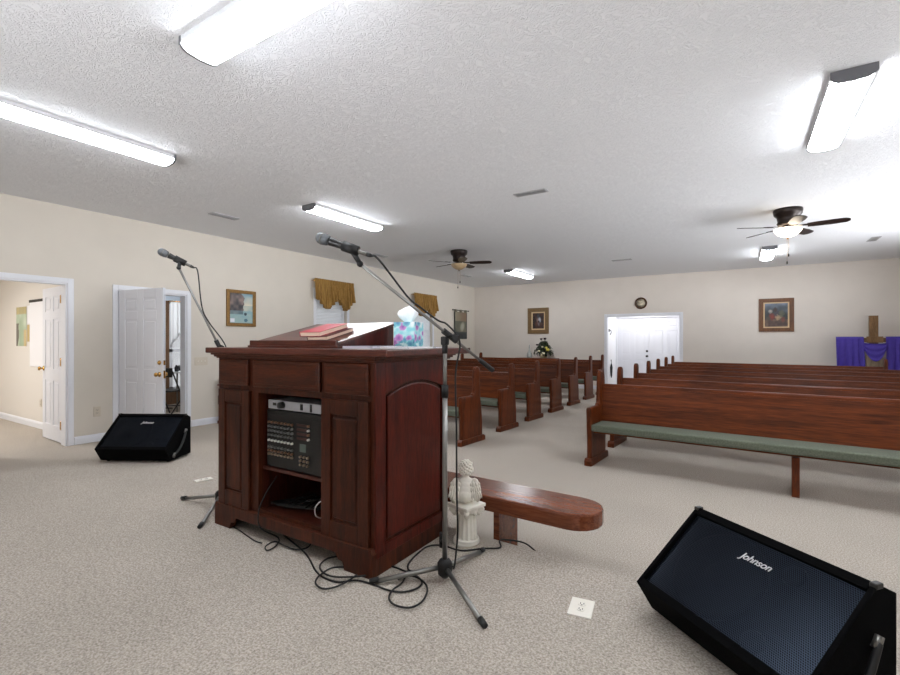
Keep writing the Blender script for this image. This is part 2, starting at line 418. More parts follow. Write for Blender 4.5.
# door 3 : recessed entry with double doors
V1 = 13.8
m = MB(); m.box((D3[0] - .1, YB + .12, 0), (D3[0], V1 + .1, 2.45)); m.box((D3[1], YB + .12, 0), (D3[1] + .1, V1 + .1, 2.45)); m.box((D3[0] - .1, V1, 2.02), (D3[1] + .1, V1 + .1, 2.45))
struct(m.build('wall_entry', plain('entry_white_paint', (234, 235, 238), .6)), 'white walls of the recessed entry', 'wall')
struct(MB().box((D3[0] - .1, YB + .12, 2.45), (D3[1] + .1, V1 + .1, 2.5)).build('ceiling_entry', M_TRIM), 'white ceiling of the recessed entry', 'ceiling')
d3 = sempty('door_3', 'white double doors in the recessed entry of the back wall', 'door', (-2.15, YB, 0))
m = MB((-2.15, YB, 0)); casing(m, 'x', YB, D3[0], D3[1], D3[2], -1); jamb(m, 'x', YB, YB + .12, D3[0], D3[1], D3[2]); m.build('door_casing', M_TRIM, d3)
m = MB((-2.15, YB, 0)); jamb(m, 'x', V1 - .03, V1 + .08, D3[0], D3[1], 2.02, .05); m.build('door_frame', M_TRIM, d3)
lw = (D3[1] - D3[0] - .1) / 2 - .003
la = leaf(lw, 1.96).build('door_leaf', M_DOORW, d3); la.location = (D3[0] + .05 + 2.15, V1 - YB + .03, .01)
lb = leaf(lw, 1.96).build('door_leaf', M_DOORW, d3); lb.location = (D3[1] - .05 + 2.15, V1 - YB + .03, .01); lb.rotation_euler = (0, 0, math.pi)
knob((lw - .05, -.018, .88), -1, M_BLK, la, .03); MB().lathe([(.03, 0), (.03, .012), (0, .014)], (lw - .05, -.018, 1.02), 14, (0, -1, 0)).build('deadbolt', M_BLK, la)
t = thing('wall_hook', 'small black coat hook on the entry side wall', 'hook', (D3[0], 12.95, 1.58))
MB().box((0, -.02, -.02), (.008, .12, .06), .003).build('back_plate', M_BLK, t)
MB().tube(spline([(.006, .03, .03), (.05, .04, .02), (.055, .05, -.05), (.03, .03, -.1)], 5), .009).build('hook_arm', M_BLK, t)
t = thing('umbrella', 'folded black umbrella hanging on the entry side wall', 'umbrella', (D3[0] + .04, 13.1, .3))
MB().lathe([(.006, 0), (.022, .06), (.036, .28), (.02, .36), (.008, .4)], (0, 0, 0), 10).build('canopy', M_BLK, t)
MB().tube(spline([(0, 0, .39), (0, 0, .46), (0, -.03, .5), (0, -.06, .47)], 5), .007).build('handle', M_STANDD, t)

# ------------------------------------------------------------------ windows, blinds, valances
def window(idx, y0, y1, label):
    w = sempty('window_%d' % idx, label, 'window', (XL, (y0 + y1) / 2, .85))
    m = MB((XL, (y0 + y1) / 2, .85)); z0, z1 = .85, 2.3
    m.box((XL, y0 - .06, z0 - .06), (XL + .016, y0, z1 + .06)); m.box((XL, y1, z0 - .06), (XL + .016, y1 + .06, z1 + .06)); m.box((XL, y0, z1), (XL + .016, y1, z1 + .06))
    m.box((XL - .12, y0, z0), (XL - .08, y0 + .04, z1)); m.box((XL - .12, y1 - .04, z0), (XL - .08, y1, z1)); m.box((XL - .12, y0, z1 - .04), (XL - .08, y1, z1)); m.box((XL - .12, y0, z0), (XL - .08, y1, z0 + .04)); m.box((XL - .12, y0, 1.55), (XL - .08, y1, 1.6))
    m.build('window_frame', M_TRIM, w)
    MB((XL, (y0 + y1) / 2, .85)).box((XL - .1, y0 - .07, z0 - .03), (XL + .05, y1 + .07, z0), .005).build('window_sill', M_TRIM, w)
    MB((XL, (y0 + y1) / 2, .85)).box((XL - .104, y0 + .03, z0 + .03), (XL - .1, y1 - .03, z1 - .03)).build('window_pane', M_PANE, w)
def pane_mat():
    m, nt, b = _base('window_glass')
    tr = nt.nodes.new('ShaderNodeBsdfTransparent'); mx = nt.nodes.new('ShaderNodeMixShader'); mx.inputs[0].default_value = .12
    out = nt.nodes['Material Output']
    b.inputs['Roughness'].default_value = .05; b.inputs['Base Color'].default_value = (.8, .85, .9, 1)
    nt.links.new(tr.outputs[0], mx.inputs[1]); nt.links.new(b.outputs[0], mx.inputs[2]); nt.links.new(mx.outputs[0], out.inputs['Surface'])
    return m
M_PANE = pane_mat()
def added_window_right(idx, y0, y1):
    z0, z1 = .85, 2.3; O = (XR, (y0 + y1) / 2, z0)
    w = sempty('window_%d' % idx, 'added unseen window in the right wall', 'window', O)
    m = MB(O)
    m.box((XR - .016, y0 - .06, z0 - .06), (XR, y0, z1 + .06)); m.box((XR - .016, y1, z0 - .06), (XR, y1 + .06, z1 + .06)); m.box((XR - .016, y0, z1), (XR, y1, z1 + .06))
    m.box((XR + .05, y0, z0), (XR + .09, y0 + .03, z1)); m.box((XR + .05, y1 - .03, z0), (XR + .09, y1, z1)); m.box((XR + .05, y0, z1 - .03), (XR + .09, y1, z1)); m.box((XR + .05, y0, z0), (XR + .09, y1, z0 + .03)); m.box((XR + .05, y0, 1.56), (XR + .09, y1, 1.59))
    m.build('window_frame', M_TRIM, w)
    MB(O).box((XR - .05, y0 - .07, z0 - .03), (XR + .09, y1 + .07, z0), .005).build('window_sill', M_TRIM, w)
    MB(O).box((XR + .068, y0 + .03, z0 + .03), (XR + .072, y1 - .03, z1 - .03)).build('window_pane', M_PANE, w)
for k, (a, b) in enumerate(RW): added_window_right(4 + k, a, b)
def added_window_front(idx, x0, x1):
    z0, z1 = .85, 2.3; O = ((x0 + x1) / 2, YF, z0)
    w = sempty('window_%d' % idx, 'added unseen window in the platform end wall', 'window', O)
    m = MB(O)
    m.box((x0 - .06, YF, z0 - .06), (x0, YF + .016, z1 + .06)); m.box((x1, YF, z0 - .06), (x1 + .06, YF + .016, z1 + .06)); m.box((x0, YF, z1), (x1, YF + .016, z1 + .06))
    m.box((x0, YF - .09, z0), (x0 + .03, YF - .05, z1)); m.box((x1 - .03, YF - .09, z0), (x1, YF - .05, z1)); m.box((x0, YF - .09, z1 - .03), (x1, YF - .05, z1)); m.box((x0, YF - .09, z0), (x1, YF - .05, z0 + .03)); m.box((x0, YF - .09, 1.56), (x1, YF - .05, 1.59))
    m.build('window_frame', M_TRIM, w)
    MB(O).box((x0 - .07, YF - .09, z0 - .03), (x1 + .07, YF + .05, z0), .005).build('window_sill', M_TRIM, w)
    MB(O).box((x0 + .03, YF - .072, z0 + .03), (x1 - .03, YF - .068, z1 - .03)).build('window_pane', M_PANE, w)
for k, (a, b) in enumerate(FW): added_window_front(7 + k, a, b)
window(1, *W1, 'window in the left wall nearer the pulpit'); window(2, *W2, 'window in the left wall near the far corner')
def blinds(y0, y1, label):
    t = thing('window_blind', label, 'blind', (XL - .05, (y0 + y1) / 2, .9), 0, 'white slatted window blinds')
    hw = (y1 - y0) / 2 - .045
    MB().box((-.02, -hw, 1.33), (.025, hw, 1.38), .003).build('head_rail', M_BLIND, t)
    m = MB(); n = 44
    for i in range(n):
        z = .03 + i * 1.29 / n
        m.box((-.013, -hw, -.0008), (.013, hw, .0008), M=Matrix.Translation((0, 0, z)) @ Matrix.Rotation(R(58), 4, 'Y'))
    m.build('slats', M_BLIND, t)
    MB().tube([(.03, hw - .08, 1.33), (.032, hw - .08, .25)], .004, 6).lathe([(.004, .04), (.009, .02), (.009, 0)], (.032, hw - .08, .22), 8).build('pull_cord', M_BLIND, t)
blinds(*W1, 'white slatted blind in the window nearer the pulpit'); blinds(*W2, 'white slatted blind in the window near the far corner')
def valance(y0, y1, label):
    t = thing('valance', label, 'valance', (XL + .07, (y0 + y1) / 2, 2.5), 0, 'gold scalloped valances')
    w = y1 - y0
    MB().rod((0, -w / 2, 0), (0, w / 2, 0), .012, seg=10).rod((-.07, -w / 2 + .02, 0), (0, -w / 2 + .02, 0), .008).rod((-.07, w / 2 - .02, 0), (0, w / 2 - .02, 0), .008).build('rod', M_BRASS, t)
    keys = [(0, -.36), (.09, -.38), (.25, -.55), (.33, -.55), (.52, -.35), (.55, -.35), (.74, -.56), (.80, -.56), (.94, -.39), (1, -.37)]
    def bot(u):
        for (a, za), (b, zb) in zip(keys, keys[1:]):
            if a <= u <= b: return za + (zb - za) * (u - a) / (b - a)
        return -.37
    def fn(u, v):
        z = .04 + (bot(u) - .04) * v
        ph = u * 2 * math.pi
        amp = (.016 if v < .22 else .018 + .040 * (v - .22))
        x = .022 + amp * (math.sin(ph * 17 + 1.3 * math.sin(ph * 3)) + .5 * math.sin(ph * 29 + 2)) + .03 * v
        if .17 < v < .25: x -= .006
        return (x, -w / 2 + w * u, z)
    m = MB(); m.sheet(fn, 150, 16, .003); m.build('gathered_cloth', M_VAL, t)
    return t
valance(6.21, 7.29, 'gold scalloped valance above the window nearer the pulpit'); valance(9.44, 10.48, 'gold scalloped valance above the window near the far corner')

# ------------------------------------------------------------------ pictures on the walls
def painted(name, w, h, nu, nv, fn, mat, parent, thick=.004):
    """flat print in the local x-z plane facing -y, colours from fn(u,v) (sRGB 0-255)"""
    bm = bmesh.new(); lay = bm.loops.layers.float_color.new('print')
    g = [[bm.verts.new((-w / 2 + w * i / nu, 0, h * j / nv)) for j in range(nv + 1)] for i in range(nu + 1)]
    for i in range(nu):
        for j in range(nv):
            f = bm.faces.new((g[i][j], g[i + 1][j], g[i + 1][j + 1], g[i][j + 1]))
            for l in f.loops:
                l[lay] = lin(fn((l.vert.co.x + w / 2) / w, l.vert.co.z / h))
    me = bpy.data.meshes.new(name); bm.to_mesh(me); bm.free(); me.materials.append(mat)
    o = bpy.data.objects.new(name, me); COL.objects.link(o); o.parent = parent; return o
def hsh(x, y): 
    v = math.sin(x * 127.1 + y * 311.7) * 43758.5453; return v - math.floor(v)
def vn(x, y):
    xi, yi = math.floor(x), math.floor(y); fx, fy = x - xi, y - yi
    fx = fx * fx * (3 - 2 * fx); fy = fy * fy * (3 - 2 * fy)
    a, b, c, d = hsh(xi, yi), hsh(xi + 1, yi), hsh(xi, yi + 1), hsh(xi + 1, yi + 1)
    return a + (b - a) * fx + (c - a) * fy + (a - b - c + d) * fx * fy
def mixc(a, b, t):
    t = max(0, min(1, t)); return tuple(p + (q - p) * t for p, q in zip(a, b))
def picture(label, loc, rotz, w, h, fw, fmat, mount, fn, res=(44, 56)):
    """local frame: x along the wall, -y into the room, z up from the picture's bottom"""
    t = thing('framed_picture', label, 'picture', loc, rotz)
    m = MB(); d = .03
    m.prism([(-w / 2, 0), (-w / 2 + fw, fw), (-w / 2 + fw, h - fw), (-w / 2, h)], 'y', -d, 0, .004); m.prism([(w / 2, 0), (w / 2, h), (w / 2 - fw, h - fw), (w / 2 - fw, fw)], 'y', -d, 0, .004)
    m.prism([(-w / 2, 0), (w / 2, 0), (w / 2 - fw, fw), (-w / 2 + fw, fw)], 'y', -d, 0, .004); m.prism([(-w / 2, h), (-w / 2 + fw, h - fw), (w / 2 - fw, h - fw), (w / 2, h)], 'y', -d, 0, .004)
    m.build('frame', fmat, t)
    MB().box((-w / 2 + fw * .8, -.008, fw * .8), (w / 2 - fw * .8, -.001, h - fw * .8)).build('mount', M_MATB if mount else M_SLOT, t)
    iw, ih = w - 2 * fw - 2 * mount, h - 2 * fw - 2 * mount
    p = painted('print', iw, ih, *res, fn, paint_mat('printed_picture'), t); p.location = (0, -.010, fw + mount)
    return t
def sea(u, v):
    sky = mixc((226, 214, 190), (120, 156, 172), (v - .55) * 2.2 + .5 * vn(u * 5, v * 6) - .25)
    seac = mixc((150, 176, 178), (196, 196, 180), vn(u * 7, v * 14))
    c = sky if v > .6 else seac
    edge = .62 - .25 * abs(v - .66) * 2 + .18 * vn(v * 7, 3)
    if u < edge and v > .3: c = mixc((62, 62, 66), (150, 130, 124), vn(u * 9, v * 9) * 1.2 - .2)
    if v < .42: c = mixc(c, (128, 172, 182), .5)
    if (u - .68) ** 2 + ((v - .31) * 1.3) ** 2 < .004: c = (54, 70, 78)
    if (u - .7) ** 2 + ((v - .1) * 1.3) ** 2 < .006: c = (70, 110, 124)
    if .04 < u < .22 and .03 < v < .15: c = (226, 228, 236)
    return c
picture('gilt framed seaside picture with dark rocks on the left wall', (XL, 4.712, 1.555), R(90), .535, .605, .055, M_GOLD, 0, sea)
def group_scene(u, v):
    c = mixc((28, 22, 22), (74, 44, 34), vn(u * 6, v * 7))
    for (x, y, r, k) in ((.42, .55, .13, (150, 120, 112)), (.6, .62, .12, (206, 206, 214)), (.66, .5, .1, (190, 196, 210)), (.35, .3, .12, (96, 52, 44)), (.55, .3, .13, (120, 110, 116)), (.75, .3, .1, (88, 60, 48)), (.3, .7, .1, (84, 56, 46)), (.5, .82, .14, (60, 66, 74))):
        d = ((u - x) ** 2 + ((v - y) * .8) ** 2) ** .5 + .06 * (vn(u * 14, v * 14) - .5)
        if d < r: c = mixc(k, c, d / r * .7)
    return c
picture('dark picture in a wide bronze frame left of the entry doors', (-4.995, YB, 1.52), 0, .645, .75, .115, plain('bronze_frame', (122, 98, 66), .4, .3, noise=.2, nscale=30), .035, group_scene)
def figures(u, v):
    c = mixc((46, 52, 54), (128, 140, 160), (v - .5) * 1.6 + .5 * (vn(u * 6, v * 6) - .5))
    if v < .32: c = mixc((120, 100, 84), (62, 46, 44), vn(u * 10, v * 10))
    for (x, y, r, k) in ((.33, .45, .16, (138, 54, 44)), (.52, .55, .15, (66, 60, 70)), (.6, .4, .13, (190, 158, 120)), (.72, .55, .14, (92, 96, 76)), (.25, .66, .1, (178, 170, 160)), (.45, .72, .09, (60, 44, 40)), (.8, .3, .1, (120, 60, 50)), (.15, .35, .1, (80, 70, 60))):
        d = ((u - x) ** 2 + (v - y) ** 2) ** .5 + .08 * (vn(u * 13, v * 13) - .5)
        if d < r: c = mixc(k, c, d / r * .5)
    return c
picture('colourful figures picture in a brown wooden frame by the cross', (.66, YB, 1.52), 0, .65, .75, .085, M_WALNUT, .028, figures)
# oval clock
t = thing('wall_clock', 'small oval brown clock above the entry doorway', 'clock', (-2.2, YB, 2.285))
m = MB(); n = 40
m.lathe([(.15, 0), (.152, .018), (.14, .032), (.118, .03), (.112, .016)], (0, 0, 0), n, (0, -1, 0), cap=False)
o = m.build('frame', wood('clock_frame_wood', (60, 36, 20), (96, 62, 36), 'X', .4, 12), t)
MB().lathe([(.114, .012), (0, .0125)], (0, 0, 0), n, (0, -1, 0)).build('face', plain('clock_face', (214, 202, 178), .6), t)
for k in range(12):
    a = k * math.pi / 6; c_, s_ = math.cos(a), math.sin(a)
    MB().rod((.085 * c_, -.015, .085 * s_), (.104 * c_, -.015, .104 * s_), .003, seg=6).build('hour_mark', M_SLOT, t)
MB().rod((0, -.017, 0), (.05, -.017, .035), .004, seg=6).build('hour_hand', M_SLOT, t); MB().rod((0, -.019, 0), (-.075, -.019, .02), .003, seg=6).build('minute_hand', M_SLOT, t)
# banner
t = thing('hanging_banner', 'grey printed cloth banner on a rod in the far left corner', 'banner', (XL + .02, 11.86, 1.37), R(90))
MB().rod((-.44, -.012, .85), (.44, -.012, .85), .012, seg=8).ball((-.45, -.012, .85), .022).ball((.45, -.012, .85), .022).build('rod', M_BLK, t)
for x in (-.28, 0, .28): MB().box((x - .05, -.03, .79), (x + .05, .004, .87), .003).build('hanging_tab', plain('banner_tab', (120, 116, 100), .9), t)
def ban(u, v):
    c = mixc((82, 84, 74), (128, 122, 104), vn(u * 4, v * 6))
    if v > .66: c = mixc((150, 142, 122), (128, 104, 84), u * 1.2 + .4 * (vn(u * 5, v * 5) - .5))
    d = ((u - .62 - .25 * (v - .45)) / .2) ** 2 + ((v - .46) / .2) ** 2
    if d < 1: c = mixc((172, 170, 154), c, d ** 1.5)
    if v < .27: c = mixc((30, 34, 40), (62, 66, 66), vn(u * 8, v * 9) - .1 + .4 * (v > .22))
    if u < .05 or u > .95: c = (50, 52, 50)
    return c
MB().box((-.36, -.014, 0), (.36, -.004, .8)).build('cloth_backing', plain('banner_backing', (60, 62, 58), .9), t)
p = painted('print', .72, .8, 30, 40, ban, paint_mat('printed_picture'), t); p.location = (0, -.0155, 0)

# side room wall hangings
t = thing('wall_chart', 'faded green and tan map on the side room wall', 'poster', (-9.67, 2.6, 1.23))
def mp(u, v):
    c = mixc((196, 206, 186), (150, 170, 140), vn(u * 5, v * 5))
    if v > .82: c = mixc((196, 180, 128), (170, 160, 120), vn(u * 6, v))
    if u > .75 and v < .4: c = (196, 176, 130)
    if u < .12 + .2 * vn(v * 8, 2) and v < .6: c = (110, 104, 92)
    return c
MB().box((-.23, -.006, 0), (.23, -.001, .62)).build('backing', M_PAPER, t)
p = painted('print', .46, .62, 24, 30, mp, paint_mat('printed_picture'), t); p.location = (0, -.008, 0)
t = thing('flip_chart_paper', 'large white sheet hanging on the side room wall behind the door', 'paper', (-9.0, 2.6, .92))
MB().box((-.29, -.012, 0), (.28, -.004, 1.0)).build('sheet', M_PAPER, t); MB().box((-.3, -.02, .98), (.3, -.001, 1.02), .004).build('clip_rail', M_SLOT, t)
t = thing('pinned_note', 'small tan and white note pinned between map and white sheet', 'paper', (-9.365, 2.6, 1.3))
MB().box((-.06, -.005, 0), (.06, -.001, .26)).build('tan_note', plain('tan_note', (190, 168, 116), .8), t); MB().box((-.055, -.005, .28), (.07, -.001, .56)).build('white_note', M_PAPER, t)

# ------------------------------------------------------------------ sockets and switches
def outlet(label, loc, rotz=0., flat=False, mat=M_IVORY, group=None, w=.072, h=.118):
    t = thing('power_outlet', label, 'outlet', loc, rotz, group)
    if flat:
        t.rotation_euler = (R(-90), 0, rotz)
    MB().box((-w / 2, -.006, -h / 2), (w / 2, 0, h / 2), .002).build('cover_plate', mat, t)
    for z in (-.021, .021):
        s_ = MB().prism([(.016 * math.cos(a * math.pi / 8), z + .014 * math.sin(a * math.pi / 8)) for a in range(16)], 'y', -.0085, -.005).build('socket', mat, t)
        k = MB(); k.box((-.0085, -.0095, z - .001), (-.0055, -.008, z + .008)); k.box((.0055, -.0095, z - .001), (.0085, -.008, z + .008)); k.rod((0, -.0095, z - .008), (0, -.008, z - .008), .003, seg=8)
        k.build('slots', M_SLOT, s_)
    return t
outlet('double power outlet on the left wall between the two doorways', (XL, 2.66, .39), R(90), w=.08, h=.13)
outlet('power outlet low on the side room wall', (-8.87, 2.6, .385))
o1 = outlet('square white outlet plate on the platform carpet near the wedge speaker', (-.583, 1.986, PZ), R(8), True, M_WHITEP, w=.098, h=.14)
o2 = outlet('white outlet plate on the platform carpet beside the half hidden microphone stand', (-3.765, 2.155, PZ), R(-12), True, M_WHITEP, w=.072, h=.13)
t = thing('light_switch', 'triple switch plate on the left wall beside the open white door', 'switch', (XL, 4.035, .995), R(90))
MB().box((-.1, -.006, -.062), (.1, 0, .062), .002).build('cover_plate', M_IVORY, t)
for x in (-.055, 0, .055): MB().box((x - .006, -.016, -.008), (x + .006, -.005, .012), .002).build('toggle', M_WHITEP, t)

# ------------------------------------------------------------------ ceiling fixtures
def light_proto(label, loc, rotz):
    t = thing('ceiling_light', label, 'light', loc, rotz, 'fluorescent ceiling lights'); L = 1.27
    MB().box((-.112, -L / 2 + .012, -.036), (.112, L / 2 - .012, -.0005), .003).build('tray', M_TRAY, t)
    prof = [(-.106, -.036), (-.105, -.044), (-.094, -.060), (-.07, -.071), (0, -.077), (.07, -.071), (.094, -.060), (.105, -.044), (.106, -.036)]
    MB().prism(prof, 'y', -L / 2 + .012, L / 2 - .012).build('lens', M_LENS, t)
    big = [(a * 1.03, b - .003) for a, b in prof]; big[0] = (-.114, -.0005); big[-1] = (.114, -.0005); big[1] = (-.114, -.046); big[-2] = (.114, -.046)
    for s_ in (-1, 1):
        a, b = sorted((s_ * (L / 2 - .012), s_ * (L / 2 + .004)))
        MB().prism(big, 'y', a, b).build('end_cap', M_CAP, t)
    return t
lp = light_proto('lit fluorescent light across the ceiling above the pulpit', (-1.985, 1.475, ZC), R(90))
LIGHTS = [((-4.43, 1.58), 'lit fluorescent light at the upper left above the open side doors'), ((-4.5, 4.52), 'lit fluorescent light above the left pew rows, behind the tall microphone'), ((-4.63, 10.55), 'lit fluorescent light farthest back, above the left rear pews'), ((.585, 4.36), 'lit fluorescent light with dark end cap above the front right pew'), ((.42, 10.55), 'lit fluorescent light beyond the right ceiling fan'), ((.6, 1.65), 'added unseen fluorescent light above the right end of the platform')]  # the last fixture is out of view, added for its light
M_LENSB = plain('lit_acrylic_lens_stronger', (255, 255, 255), .4, emit=(244, 249, 255), estr=42.0)
for (x, y), lb in LIGHTS:
    nl = dup(lp, (x, y, ZC), 0., lb)
    for c in nl.children:      # output raised over the pews to even out the room
        if c.name.startswith('lens') and y > 3: c.material_slots[0].link = 'OBJECT'; c.material_slots[0].material = M_LENSB

def fan_proto(label, loc, rotz):
    t = thing('ceiling_fan', label, 'fan', loc, rotz, 'dark ceiling fans')
    MB().lathe([(.155, -.001), (.16, -.02), (.15, -.07), (.12, -.1), (.11, -.16), (.12, -.175), (.11, -.2), (.06, -.215)], seg=28).build('motor_housing', M_FANB, t)
    for k in range(5):
        b = MB()
        prof = [(.2, -.05), (.3, -.06), (.46, -.068), (.57, -.06), (.605, -.03), (.61, 0), (.605, .03), (.57, .06), (.46, .068), (.3, .06), (.2, .05)]
        b.prism(prof, 'z', -.004, .004)
        bl = b.build('fan_blade', M_FAN, t); bl.location = (0, 0, -.23); bl.rotation_euler = (R(-12), 0, k * 2 * math.pi / 5)
        a = MB(); a.prism([(.08, -.02), (.2, -.02), (.27, -.045), (.27, .045), (.2, .02), (.08, .02)], 'z', .004, .010); a.build('blade_iron', M_FANB, bl)
    MB().lathe([(.05, -.2), (.07, -.235), (.05, -.25)], seg=24).lathe([(.012, -.345), (.016, -.352), (.006, -.365), (.01, -.375), (0, -.385)], seg=12).build('light_fitter', M_FANB, t)
    bw = MB().lathe([(.15, -.25), (.148, -.262), (.135, -.29), (.105, -.32), (.06, -.345), (.012, -.357), (0, -.358)], seg=28, cap=False).build('light_bowl', M_BOWLOFF, t)
    for dx, z in ((.02, -.56), (-.02, -.66)):
        MB().rod((dx, 0, -.24), (dx, 0, z), .0016, seg=5).build('pull_chain', M_BRASS, t)
        MB().lathe([(.003, z), (.009, z - .015), (.009, z - .035), (0, z - .045)], (dx, 0, 0), 8).build('chain_bob', M_FANB, t)
    return t
fl = fan_proto('dark ceiling fan with an unlit tan bowl above the left pews', (-4.45, 7.38, ZC), R(22))
fr = dup(fl, (.5, 7.3, ZC), R(63), 'dark ceiling fan with a glowing white bowl above the right pews')
for c in fr.children:
    if c.name.startswith('light_bowl'):
        c.data = c.data.copy(); c.data.materials[0] = M_BOWLON; c['label'] = 'glowing white bowl'

def vent_proto(label, loc, rotz, w=.38, d=.12):
    t = thing('ceiling_vent', label, 'vent', loc, rotz, 'ceiling air vents')
    m = MB(); f = .018
    m.box((-w / 2, -d / 2, -.008), (w / 2, -d / 2 + f, 0)); m.box((-w / 2, d / 2 - f, -.008), (w / 2, d / 2, 0)); m.box((-w / 2, -d / 2 + f, -.008), (-w / 2 + f, d / 2 - f, 0)); m.box((w / 2 - f, -d / 2 + f, -.008), (w / 2, d / 2 - f, 0))
    m.build('frame', M_VENT, t)
    MB().box((-w / 2 + f, -d / 2 + f, -.002), (w / 2 - f, d / 2 - f, -.0005)).build('backing', M_VENTD, t)
    m = MB()
    for i in range(5):
        y = -d / 2 + f + (i + .5) * (d - 2 * f) / 5
        m.box((-w / 2 + f, -.007, -.001), (w / 2 - f, .007, .001), M=Matrix.Translation((0, y, -.005)) @ Matrix.Rotation(R(35), 4, 'X'))
    m.build('louvres', M_VENT, t)
    return t
vp = vent_proto('grey ceiling vent nearest the middle of the ceiling, in front of the entry', (-2.02, 4.92, ZC), 0)
for loc, rz, lb in (((-5.89, 3.65, ZC), R(90), 'grey ceiling vent nearest the left wall doors'), ((-6.01, 6.95, ZC), R(90), 'grey ceiling vent near the left wall behind the tall microphone'), ((-6.0, 10.3, ZC), R(90), 'grey ceiling vent just beyond the left ceiling fan'), ((-2.1, 10.0, ZC), 0, 'grey ceiling vent near the entry doors and oval clock'), ((1.84, 10.15, ZC), R(90), 'grey ceiling vent right of the lit ceiling fan')):
    dup(vp, loc, rz, lb)

# ------------------------------------------------------------------ pews
PL = 3.65
def pew_proto(label, loc, rotz):
    """origin: outer left front corner on the floor; x along the pew, +y to the back; people face -y"""
    t = thing('pew', label, 'pew', loc, rotz, 'oak church pews')
    def end(x0, x1):
        m = MB()
        prof = [(.035, .06), (.035, .30), (.02, .42), (.01, .575), (.015, .6), (.03, .61), (.30, .61), (.312, .63), (.335, .64), (.342, .66), (.362, .92), (.375, .955), (.405, .976), (.45, .976), (.482, .955), (.494, .92), (.49, .80), (.495, .62), (.53, .45), (.555, .25), (.555, .06)]
        prof = [(y * .93, z) for y, z in prof]
        m.prism(prof, 'x', x0 + .008, x1 - .008, .016)
        m.prism([(0, 0), (.56, 0), (.56, .05), (.535, .075), (.025, .075), (0, .05)], 'x', x0 - .008, x1 + .008, .006)
        return m
    end(0, .066).build('pew_end', M_PEW_V, t); end(PL - .066, PL).build('pew_end', M_PEW_V, t)
    a, b = .058, PL - .058
    MB().prism([(.335, .36), (.36, .36), (.445, .80), (.42, .80)], 'x', a, b).build('back_panel', M_PEW_H, t)
    MB().prism([(.42, .79), (.451, .79), (.456, .82), (.45, .833), (.43, .833), (.424, .82)], 'x', a, b, .004).build('top_rail', M_PEW_H, t)
    MB().box((a, .10, .335), (b, .37, .362), .004).build('seat', M_PEW_H, t)
    MB().box((a + .004, .02, .3625), (b - .004, .348, .434), .013, 3).build('seat_cushion', M_GREEN, t)
    m = MB(); m.prism([(.07, .0), (.42, 0), (.42, .3345), (.07, .3345)], 'x', PL / 2 - .075, PL / 2 - .02, .005)
    m.build('centre_support', M_PEW_V, t)
    return t
PR = R(-4)
ordn = ['front', 'second', 'third', 'fourth', 'fifth', 'sixth', 'rearmost seventh']
yl = [4.905, 6.0, 7.04, 8.12, 9.2, 10.32, 11.4]
xl_in = -2.93            # aisle edge of the left block
pp = None
cr, sr = math.cos(PR), math.sin(PR)
for i, y in enumerate(yl):
    # origin is the left end, so step back along the pew from the aisle corner
    loc = (xl_in - PL * cr, y - PL * sr, 0)
    lb = 'wooden pew with green cushion, %s row of the left block' % ordn[i]
    if pp is None: pp = pew_proto(lb, loc, PR)
    else: dup(pp, loc, PR, lb, ('centre_support',))
yr = [4.87, 5.87, 6.95, 8.05, 9.12, 10.2, 11.32]
for i, y in enumerate(yr):
    dup(pp, (-1.395, y, 0), PR, ('long wooden pew with green cushion, %s row of the right block, facing the wedge speaker' if i == 0 else 'wooden pew seen over the pew before it, %s row of the right block') % ordn[i], () if i == 0 else ('centre_support',))

# ------------------------------------------------------------------ pulpit
PO = (-2.1625, 2.04, PZ)
pul = thing('pulpit', 'large dark cherry pulpit cabinet with drawers and open equipment cubby', 'pulpit', PO)
XA, XB, YA, YC = -2.80, -1.516, 1.71, 2.355
m = MB(PO)   # carcass: sides, back, inner partitions, front frame
m.box((XA, YA + .03, .30), (XA + .02, YC, 1.21)); m.box((XB - .02, YA + .03, .27), (XB, YC, 1.21)); m.box((XA, YC - .02, .27), (XB, YC, 1.21))
m.box((XA, YA + .02, 1.195), (XB, YC, 1.215)); m.box((XA, YA + .02, 1.02), (XB, YC, 1.04))
# face frame
m.box((XA, YA, .29), (-2.485, YA + .03, .34)); m.box((-2.485, YA, .29), (-2.413, YA + .03, 1.215)); m.box((-1.872, YA, .29), (XB, YA + .03, 1.215)); m.box((XA, YA, .34), (-2.485, YA + .03, 1.215))
m.box((-2.413, YA, 1.005), (-1.872, YA + .03, 1.215)); m.box((-2.413, YA, .285), (-1.872, YA + .03, .32))
m.build('carcass', M_PUL_V, pul)
m = MB(PO); m.box((-2.433, YA + .03, .30), (-2.413, YC - .02, 1.02)); m.box((-1.872, YA + .03, .30), (-1.852, YC - .02, 1.02)); m.box((-2.433, YA + .03, .30), (-1.852, YC - .02, .315))
m.build('cubby_lining', M_PUL_IN, pul)
MB(PO).box((-2.412, YA + .03, .548), (-1.873, YC - .05, .568), .003).build('shelf', M_PUL_IN, pul)
def drawer(x0, x1):
    m = MB(PO); m.box((x0, YA - .018, 1.04), (x1, YA, 1.20), .006); m.box((x0 + .02, YA - .021, 1.06), (x1 - .02, YA - .01, 1.18), .003); m.build('drawer_front', M_PUL_H, pul)
drawer(-2.79, -2.492); drawer(-2.442, -1.877); drawer(-1.84, -1.538)
